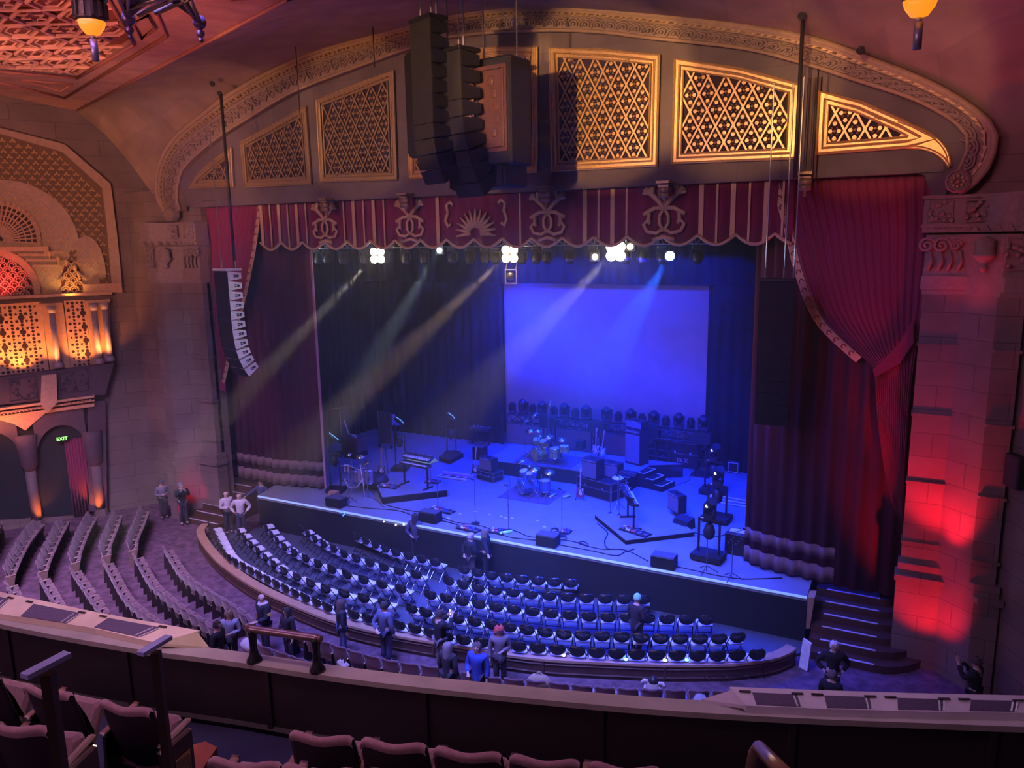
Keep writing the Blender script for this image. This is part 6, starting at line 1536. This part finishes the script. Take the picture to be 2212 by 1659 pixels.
person('person in a cap and black jacket holding paper by the stage', at_head(1016, 1150, 1.76, PZ), 30, 1.76, ('back', 'hold'), 'black_a', (.02, .02, .03), (.09, .07, .08), 'cap', (.5, .45, .6), bulk=1.12)
person('tall long-haired person in black stretching one arm to the right', at_head(1048, 1140, 1.86, PZ), 75, 1.86, ('down', 'out'), 'black_b', (.02, .02, .03), (.02, .02, .03), 'long', (.2, .16, .15), coat=True)
person('person in a pale green beanie and dark coat among the right chairs', at_head(1376, 1284, 1.74, PZ), 20, 1.74, ('front', 'front'), 'dark_coat', (.03, .02, .04), (.03, .03, .05), 'beanie', (.3, .75, .6), coat=True, bulk=1.1)
jp = at_head(566, 1279, 1.86, FZ); jt = person('bald person in a black, purple and gold hockey jersey', jp, 200, 1.86, ('hold', 'down'), 'jersey_black', (.03, .03, .05), (.05, .05, .1), 'bald', skin=PALE, coat=False, bulk=1.18)
m = MB(); H = 1.86
def torus_band(z, r, h): return MB().lathe([(r, z), (r + .004, z + h)], (0, 0, 0), 24)
torus_band(.43 * H, .112 * H, .035 * H).build('gold_hem', mat('hem_gold', (.75, .6, .1), .8), jt); torus_band(.465 * H, .113 * H, .02 * H).build('purple_hem', mat('hem_purple', (.2, .08, .4), .8), jt)
m = MB().lathe([(0, 0), (.075, 0), (.075, .008), (0, .008)], (0, .114 * H, .66 * H), 14, Matrix.Rotation(-PI / 2, 3, 'X')); m.build('chest_badge', mat('badge_brown', (.35, .2, .1), .7), jt)
m = MB()
for s in (-1, 1): m.cyl((s * .135 * H, -.0, .71 * H), (s * .14 * H, 0, .67 * H), .047 * H, n=12)
m.build('sleeve_band', MATS['hem_gold'], jt)
MB().sph((0, 0, .815 * H), (.1 * H, .08 * H, .04 * H), 12, 6).build('pale_yoke', mat('yoke_pale', (.6, .5, .5), .8), jt, smooth=True)
person('woman with long dark hair beside the person in the jersey', at_head(619, 1310, 1.66, FZ), 190, 1.66, ('down', 'hold'), 'black_c', (.035, .03, .045), (.05, .05, .08), 'long', (.05, .035, .04), coat=True)
person('dark-haired person in a black top by the left ledge box', at_head(467, 1340, 1.72, FZ), 75, 1.72, ('down', 'down'), 'black_d', (.02, .02, .03), hair='fringe')
person('brown-haired woman in a light checked shirt near the left ledge', at_head(493, 1316, 1.7, FZ), 150, 1.7, ('front', 'down'), 'checked', (.3, .3, .42), (.04, .04, .06), 'long', (.2, .13, .09))
person('person with curly shoulder hair and long black coat by the pit wall', at_head(735, 1293, 1.74, FZ), 40, 1.74, ('down', 'down'), 'black_coat', (.03, .025, .04), (.12, .14, .3), 'long', (.12, .08, .08), coat=True)
person('man in a blue-grey shirt standing at the pit wall', at_head(829, 1298, 1.8, FZ), 10, 1.8, ('back', 'down'), 'blue_grey', (.13, .15, .28), (.05, .05, .12), 'fringe', (.05, .04, .04), skin=PALE)
pp = at_head(948, 1316, 1.76, FZ); person('person in a black hoodie raising a lit phone toward the stage', pp, 25, 1.76, ('phone', 'phone'), 'black_hoodie', (.02, .02, .03), (.2, .17, .2), 'short', (.07, .05, .05), bulk=1.15)
ph = OZ(973, 1322, FZ + 1.53); t = thing('phone', 'bright lit phone held up above the black hoodie', 'phone', ph, -.4); MB().bev((0, 0, 0), (.075, .01, .15), .004).build('body', BLK, t); MB().box((0, -.007, 0), (.068, .003, .14)).build('screen', mat('phone_screen', (1, .8, .6), emit=(1, .75, .6), es=4, var=0), t)
person('person with very long grey hair seen from behind below the stage', at_head(966, 1386, 1.7, FZ), 5, 1.7, ('down', 'down'), 'charcoal', (.05, .045, .06), (.05, .05, .06), 'long', (.3, .25, .26), coat=True)
bp_ = at_head(1031, 1386, 1.78, FZ); person('balding person in an open bright blue coat holding a cup', bp_, 175, 1.78, ('down', 'hold'), 'blue_coat', (.05, .09, .5), (.05, .04, .08), 'fringe', (.16, .12, .12), skin=PALE, coat=True, bulk=1.15)
cp = OZ(1044, 1440, FZ + 1.1); t = thing('paper_cup', 'white lidded paper cup held by the person in blue', 'cup', cp); MB().cyl((0, 0, -.05), (0, 0, .05), .03, .04, 12).build('cup', mat('cup_red', (.55, .2, .15), .6), t); MB().cyl((0, 0, .05), (0, 0, .065), .043, n=12).build('lid', WHT, t)
person('person with a red hood and grey-brown coat by the pit wall', at_head(1078, 1350, 1.72, FZ), 150, 1.72, ('front', 'down'), 'taupe_coat', (.2, .16, .2), (.05, .04, .05), 'hood', (.6, .08, .07), coat=True)
wp = at_head(1803, 1383, 1.75, FZ); person('white-haired person in a dark suit before the right stairs', wp, 165, 1.75, ('hips', 'hips'), 'black_suit', (.02, .02, .025), hair='fringe', hairc=(.75, .72, .8), skin=PALE, bulk=1.05)
person('balding person in a black jacket in front of the white-haired one', at_head(1798, 1447, 1.66, FZ), 10, 1.66, ('hold', 'down'), 'black_e', (.02, .02, .03), hair='fringe', hairc=(.18, .14, .15), skin=PALE, bulk=1.05)
fp_ = at_head(2112, 1419, 1.76, FZ); person('person in black at the far right raising a phone', fp_, -70, 1.76, ('phone', 'phone'), 'black_f', (.02, .02, .03), hair='short', hairc=(.1, .08, .09), skin=PALE, bulk=1.1)
ph = OZ(2084, 1446, FZ + 1.55); t = thing('phone', 'phone held up by the person at the far right', 'phone', ph, -1); MB().bev((0, 0, 0), (.075, .01, .15), .004).build('body', GRYM, t); MB().box((0, -.007, 0), (.068, .003, .14)).build('screen', mat('dim_screen', (.3, .3, .4), .3), t)
# bags & coats on seats
def on_seat(u, v, dz): p = OZ(u, v, FZ + dz); return (p.x, p.y, FZ + dz - .12)
t = thing('tan_bag', 'tan slouching bag on a seat of the front row', 'bag', on_seat(1165, 1470, .85), .2); m = MB().sph((0, 0, .1), (.3, .16, .2), 12, 8); m.build('body', mat('bag_tan', (.42, .32, .2), .8), t, smooth=True); MB().tube([(-.12, 0, .26), (0, 0, .36), (.12, 0, .26)], .02, 5).build('handle', MATS['bag_tan'], t)
t = thing('cream_handbag', 'cream handbag with a dark side on a front-row seat', 'bag', on_seat(741, 1432, .85), -.4); MB().bev((0, 0, .05), (.42, .2, .22), .05).build('body', mat('bag_cream', (.6, .5, .4), .7), t); MB().tube([(-.1, 0, .16), (-.05, .05, .24), (.1, 0, .16)], .018, 5).build('handle', BLK, t)
t = thing('draped_coat', 'pale tan coat propped upright over a front-row seat back', 'coat', on_seat(1411, 1503, .55), .1)
m = MB().lathe([(.24, 0), (.25, .15), (.2, .35), (.14, .48), (.12, .5)], (0, 0, 0), 14); m.build('body', mat('coat_tan', (.42, .34, .3), .9), t, smooth=True)
m = MB().lathe([(.13, .46), (.12, .55), (.07, .62), (0, .64)], (0, 0, 0), 12); m.build('dark_collar', BLK, t, smooth=True)
m = MB()
for s in (-1, 1): m.tube([(s * .12, 0, .47), (s * .22, -.02, .5), (s * .28, -.03, .42)], .045, 6); m.tube([(s * .17, -.1, .42), (s * .22, -.1, .1)], .04, 6)
m.build('sleeve', mat('coat_pale', (.7, .62, .62), .8), t, smooth=True)
t = thing('grey_hat', 'small grey rounded hat on a front-row seat by the right ledge', 'hat', on_seat(1513, 1505, .85)); MB().lathe([(.2, 0), (.16, .03), (.12, .14), (0, .18)], (0, 0, 0), 14).build('crown', mat('hat_grey', (.45, .4, .45), .9), t, smooth=True)
t = thing('white_shirt_bundle', 'white clothing bundle on a seat behind the black bracket', 'clothing', on_seat(541, 1392, .8)); MB().sph((0, 0, .1), (.32, .22, .2), 10, 8).build('bundle', mat('bundle_white', (.7, .62, .66), .9), t, smooth=True)
# ================================================================ LIGHT
def aim(o, tgt):
    d = Vector(tgt) - o.location; o.rotation_euler = d.to_track_quat('-Z', 'Y').to_euler()
def area(name, loc, tgt, size, e, col, spread=None):
    l = bpy.data.lights.new(name, 'AREA'); l.energy = e; l.color = col; l.shape = 'RECTANGLE'; l.size = size[0]; l.size_y = size[1]
    if spread: l.spread = math.radians(spread)
    o = bpy.data.objects.new(name, l); COL.objects.link(o); o.location = loc; aim(o, tgt); return o
def spot(name, loc, tgt, e, col, ang, blend=.5, r=.1):
    l = bpy.data.lights.new(name, 'SPOT'); l.energy = e; l.color = col; l.spot_size = math.radians(ang); l.spot_blend = blend; l.shadow_soft_size = r
    o = bpy.data.objects.new(name, l); COL.objects.link(o); o.location = loc; aim(o, tgt); return o
BLU = (.001, .018, 1)
# stage wash
area('stage_wash', (-12.3, 27, 9.3), (-12, 27.3, 0), (14, 3), 3000, BLU, 110)
area('stage_wash_right', (-6.5, 26, 9.3), (-7, 26.5, 0), (4, 3), 1500, BLU, 110)
spot('stage_front_wash', (-8, 22.9, 9.7), (-9, 24.5, 0), 6000, (.002, .035, 1), 110, .9, .3)
area('backdrop_wash', (-12.5, 30.6, 9.2), (-12.5, 33, 3.5), (9, .4), 300, (.02, .03, 1))
area('backdrop_wash_low', (-12.5, 30.9, .3), (-12.5, 33, 3.5), (9, .4), 110, (.02, .03, 1))
# pit
area('pit_wash', (-11, 11.5, 15), (-11, 19.5, -1), (12, 3), 1700, (.16, .2, 1), 50)
# house light on orchestra floor and balcony
area('house_wash_left', (-18, 6, 15), (-25, 15, -1), (6, 6), 1100, (.55, .36, .85), 60)
area('house_wash_front', (-10, 6, 15), (-8, 14, -1), (8, 3), 300, (.4, .22, .85), 110)
spot('balcony_pink', (-2, 3.2, 16), (-2.5, 4.6, 6.2), 800, (.75, .45, .72), 60, .6, .5)
spot('balcony_pink_left', (-7, 2.5, 16), (-6, 3.6, 6.2), 800, (.75, .42, .7), 50, .6, .5)
# warm light on arch
for k, (x, e) in enumerate(((-1.2, 4200), (-4.5, 6500), (-8.3, 11500), (-12, 7500), (-17, 4000), (-21, 2600))):
    spot('arch_warm', (x * .75 - 1, 2.5, 12.8), (x, 22, 14.1 if -18 < x < -4 else 13.6), e, (1, .5, .18), 17, .35, .12)
spot('arch_warm_left', (-20, -4, 15), (-20, 22, 16), 1500, (1, .36, .28), 40, .6, .25)
spot('valance_warm', (-14, 3, 11.4), (-16, 22.2, 11.0), 700, (1, .5, .25), 24, .6, .3)
area('hall_ambient', (-12, -6, 13), (-12, 20, 15), (14, 4), 620, (.78, .38, .66), 120)  # unseen soft fill, added for the overall tone of the hall
spot('canopy_left_warm', (-16, 6, 9.5), (-27.5, 20, 14), 6500, (1, .38, .25), 50, .8, .3)  # unseen spot added to lift the dark left canopy and upper wall
spot('canopy_right_rose', (-8, 4, 9.5), (0, 16, 17), 2600, (1, .25, .35), 50, .8, .3)  # unseen spot added to brighten the right canopy
spot('ledge_fill_left', (-7, 5.5, 15), OZ(200, 1345, 6.4), 420, (1, .72, .62), 22, .6, .3)  # added spot without a fixture, brightens the left ledge box
spot('ledge_fill_right', (1, 9, 15), OZ(1900, 1520, 6.4), 330, (.55, .42, 1), 26, .6, .3)  # added spot without a fixture, tints the right ledge box violet
spot('array_fill', (-12, 13, 10.5), (-21.3, 19.5, 7.3), 700, (.8, .75, 1), 16, .4, .1)  # added spot without a fixture, brightens the white speaker column
spot('ceiling_orange', (-19, 8, 8.5), ZP(170, 60), 1100, (1, .26, .12), 70, .7, .4)
spot('soffit_orange', (-15, 9, 9.5), ZP(430, 50), 900, (1, .24, .12), 60, .8, .4)  # second unseen spot, added for more orange on the soffit
# bay
for k, (u, v, e) in enumerate(((40, 806, 90), (110, 786, 35), (176, 786, 60), (225, 770, 35), (-30, 806, 90))):
    p = W(u, v, .9); q = W(u, v - 60, .2); spot('bay_uplight', p, q, e * 3, (1, .3, .06), 105, .8, .08)
spot('bay_red', W(0, 628, 1.0), W(0, 590, .2), 120, (1, .08, .08), 120, .8, .08)
spot('bay_gold', W(150, 640, .9), W(150, 560, .2), 60, (1, .5, .1), 140, .8, .08)
for u, v in ((96, 1118), (207, 1100)):
    p = W(u, v, .75); p.z = FZ + .1; spot('arcade_uplight', p, W(u - 10, v - 80, .2), 110, (1, .22, .05), 70, .7, .05)
p = W(0, 930, 1.2); area('corbel_uplight', p, W(60, 880, .3), (2.5, .3), 60, (1, .25, .1))
# red pier uplights
spot('pier_red', (1.1, 19.9, -1.2), (.9, 21.9, 1.2), 600, (1, .01, .03), 60, .8, .08)
spot('pier_red_high', (1.1, 20.7, 1.4), (1.0, 21.5, 4.0), 1100, (1, .01, .04), 70, .9, .08)
spot('pier_red_cap', (1.1, 20.6, 7.5), (1.0, 21.7, 10.3), 60, (1, .02, .05), 80, .9, .08)
spot('pier_red_left', (-26.6, 20.2, -1.2), (-26, 21.9, .6), 110, (1, .01, .03), 60, .8, .08)
spot('right_red_wash', (-2, 2, 16), (3.2, 19, 15), 1700, (1, .2, .35), 45, .7, .3)
spot('stair_light', (-3, 17, 12), (-1, 21.5, -.5), 160, (.35, .3, 1), 20, .6, .2)
# truss lamps in the haze
BT = [(230, 960, 20), (455, 930, 0), (800, 780, 0), (690, 930, 0), (1255, 600, 0), (1130, 760, 0), (0, 0, 0), (1290, 830, 0)]
cols = [(.75, .9, 1), (1, .8, .5), (.8, .95, 1), (1, .62, .35), (1, .8, .6), (1, .8, .7), None, (.02, .12, 1)]
def beam(i, u, v, y, e, col, ang):
    p = LPOS[i] + Vector((0, -.1, 0)); tgt = OY(u, v, y); spot('truss_lamp_beam', p + (tgt - p).normalized() * .35, tgt, e, col, ang, .35, .06)
beam(0, 270, 920, 15.5, 190000, cols[0], 8.5)
beam(1, 480, 900, 17.5, 52000, cols[1], 6.5)
beam(2, 800, 790, 18, 18000, cols[2], 6)
beam(3, 745, 880, 18, 50000, cols[3], 8)
beam(5, 1080, 800, 18, 20000, cols[5], 9)
beam(7, 1300, 800, 19, 34000, cols[7], 15)
for i, e in ((0, 60), (1, 50), (2, 15), (3, 50), (5, 70), (7, 25)):
    l = bpy.data.lights.new('truss_lamp_glow', 'POINT'); l.energy = e * .45; l.color = cols[i]; l.shadow_soft_size = .1
    o = bpy.data.objects.new('truss_lamp_glow', l); COL.objects.link(o); o.location = LPOS[i] + Vector((0, -.35, 0))
spot('curtain_violet', (-6, 8, 14.5), (-1.5, 22.3, 7), 1500, (.35, .12, 1), 28, .7, .3)  # no truss lamp: unseen front spot added to tint the right curtain
spot('curtain_violet_left', (-18, 8, 14.5), (-24.3, 22.3, 7), 120, (.8, .25, .6), 24, .7, .3)  # its weaker counterpart, added for the left curtain
# haze
hz_m = bpy.data.materials.new('thin_haze'); hz_m.use_nodes = True; nt = hz_m.node_tree; nt.nodes.clear()
vo = nt.nodes.new('ShaderNodeOutputMaterial'); vs = nt.nodes.new('ShaderNodeVolumeScatter'); vs.inputs['Density'].default_value = .0055; vs.inputs['Anisotropy'].default_value = .35; vs.inputs['Color'].default_value = (.95, .95, 1, 1)
nt.links.new(vs.outputs[0], vo.inputs['Volume'])
HAZE = True
if HAZE:
    hz_ = MB().box((-14, 23.5, 7.5), (38, 21, 17.7)).build('haze', hz_m); tag(hz_, 'thin drifting haze over the stage and pit', 'haze', kind='stuff')
# world & colour
w = bpy.data.worlds.new('world'); SC.world = w; w.use_nodes = True; w.node_tree.nodes['Background'].inputs['Color'].default_value = (.28, .1, .38, 1); w.node_tree.nodes['Background'].inputs['Strength'].default_value = .02
vs_ = SC.view_settings; vs_.view_transform = 'Standard'; vs_.look = 'None'; vs_.gamma = 1; vs_.exposure = 0.0
SC.display_settings.display_device = 'sRGB'
c = SC.cycles; c.use_denoising = True; c.max_bounces = 3; c.diffuse_bounces = 1; c.glossy_bounces = 1; c.transmission_bounces = 2; c.volume_bounces = 0; c.transparent_max_bounces = 6
c.use_adaptive_sampling = True; c.adaptive_threshold = .08; c.sample_clamp_indirect = 3; c.sample_clamp_direct = 0; c.caustics_reflective = False; c.caustics_refractive = False; c.use_light_tree = False
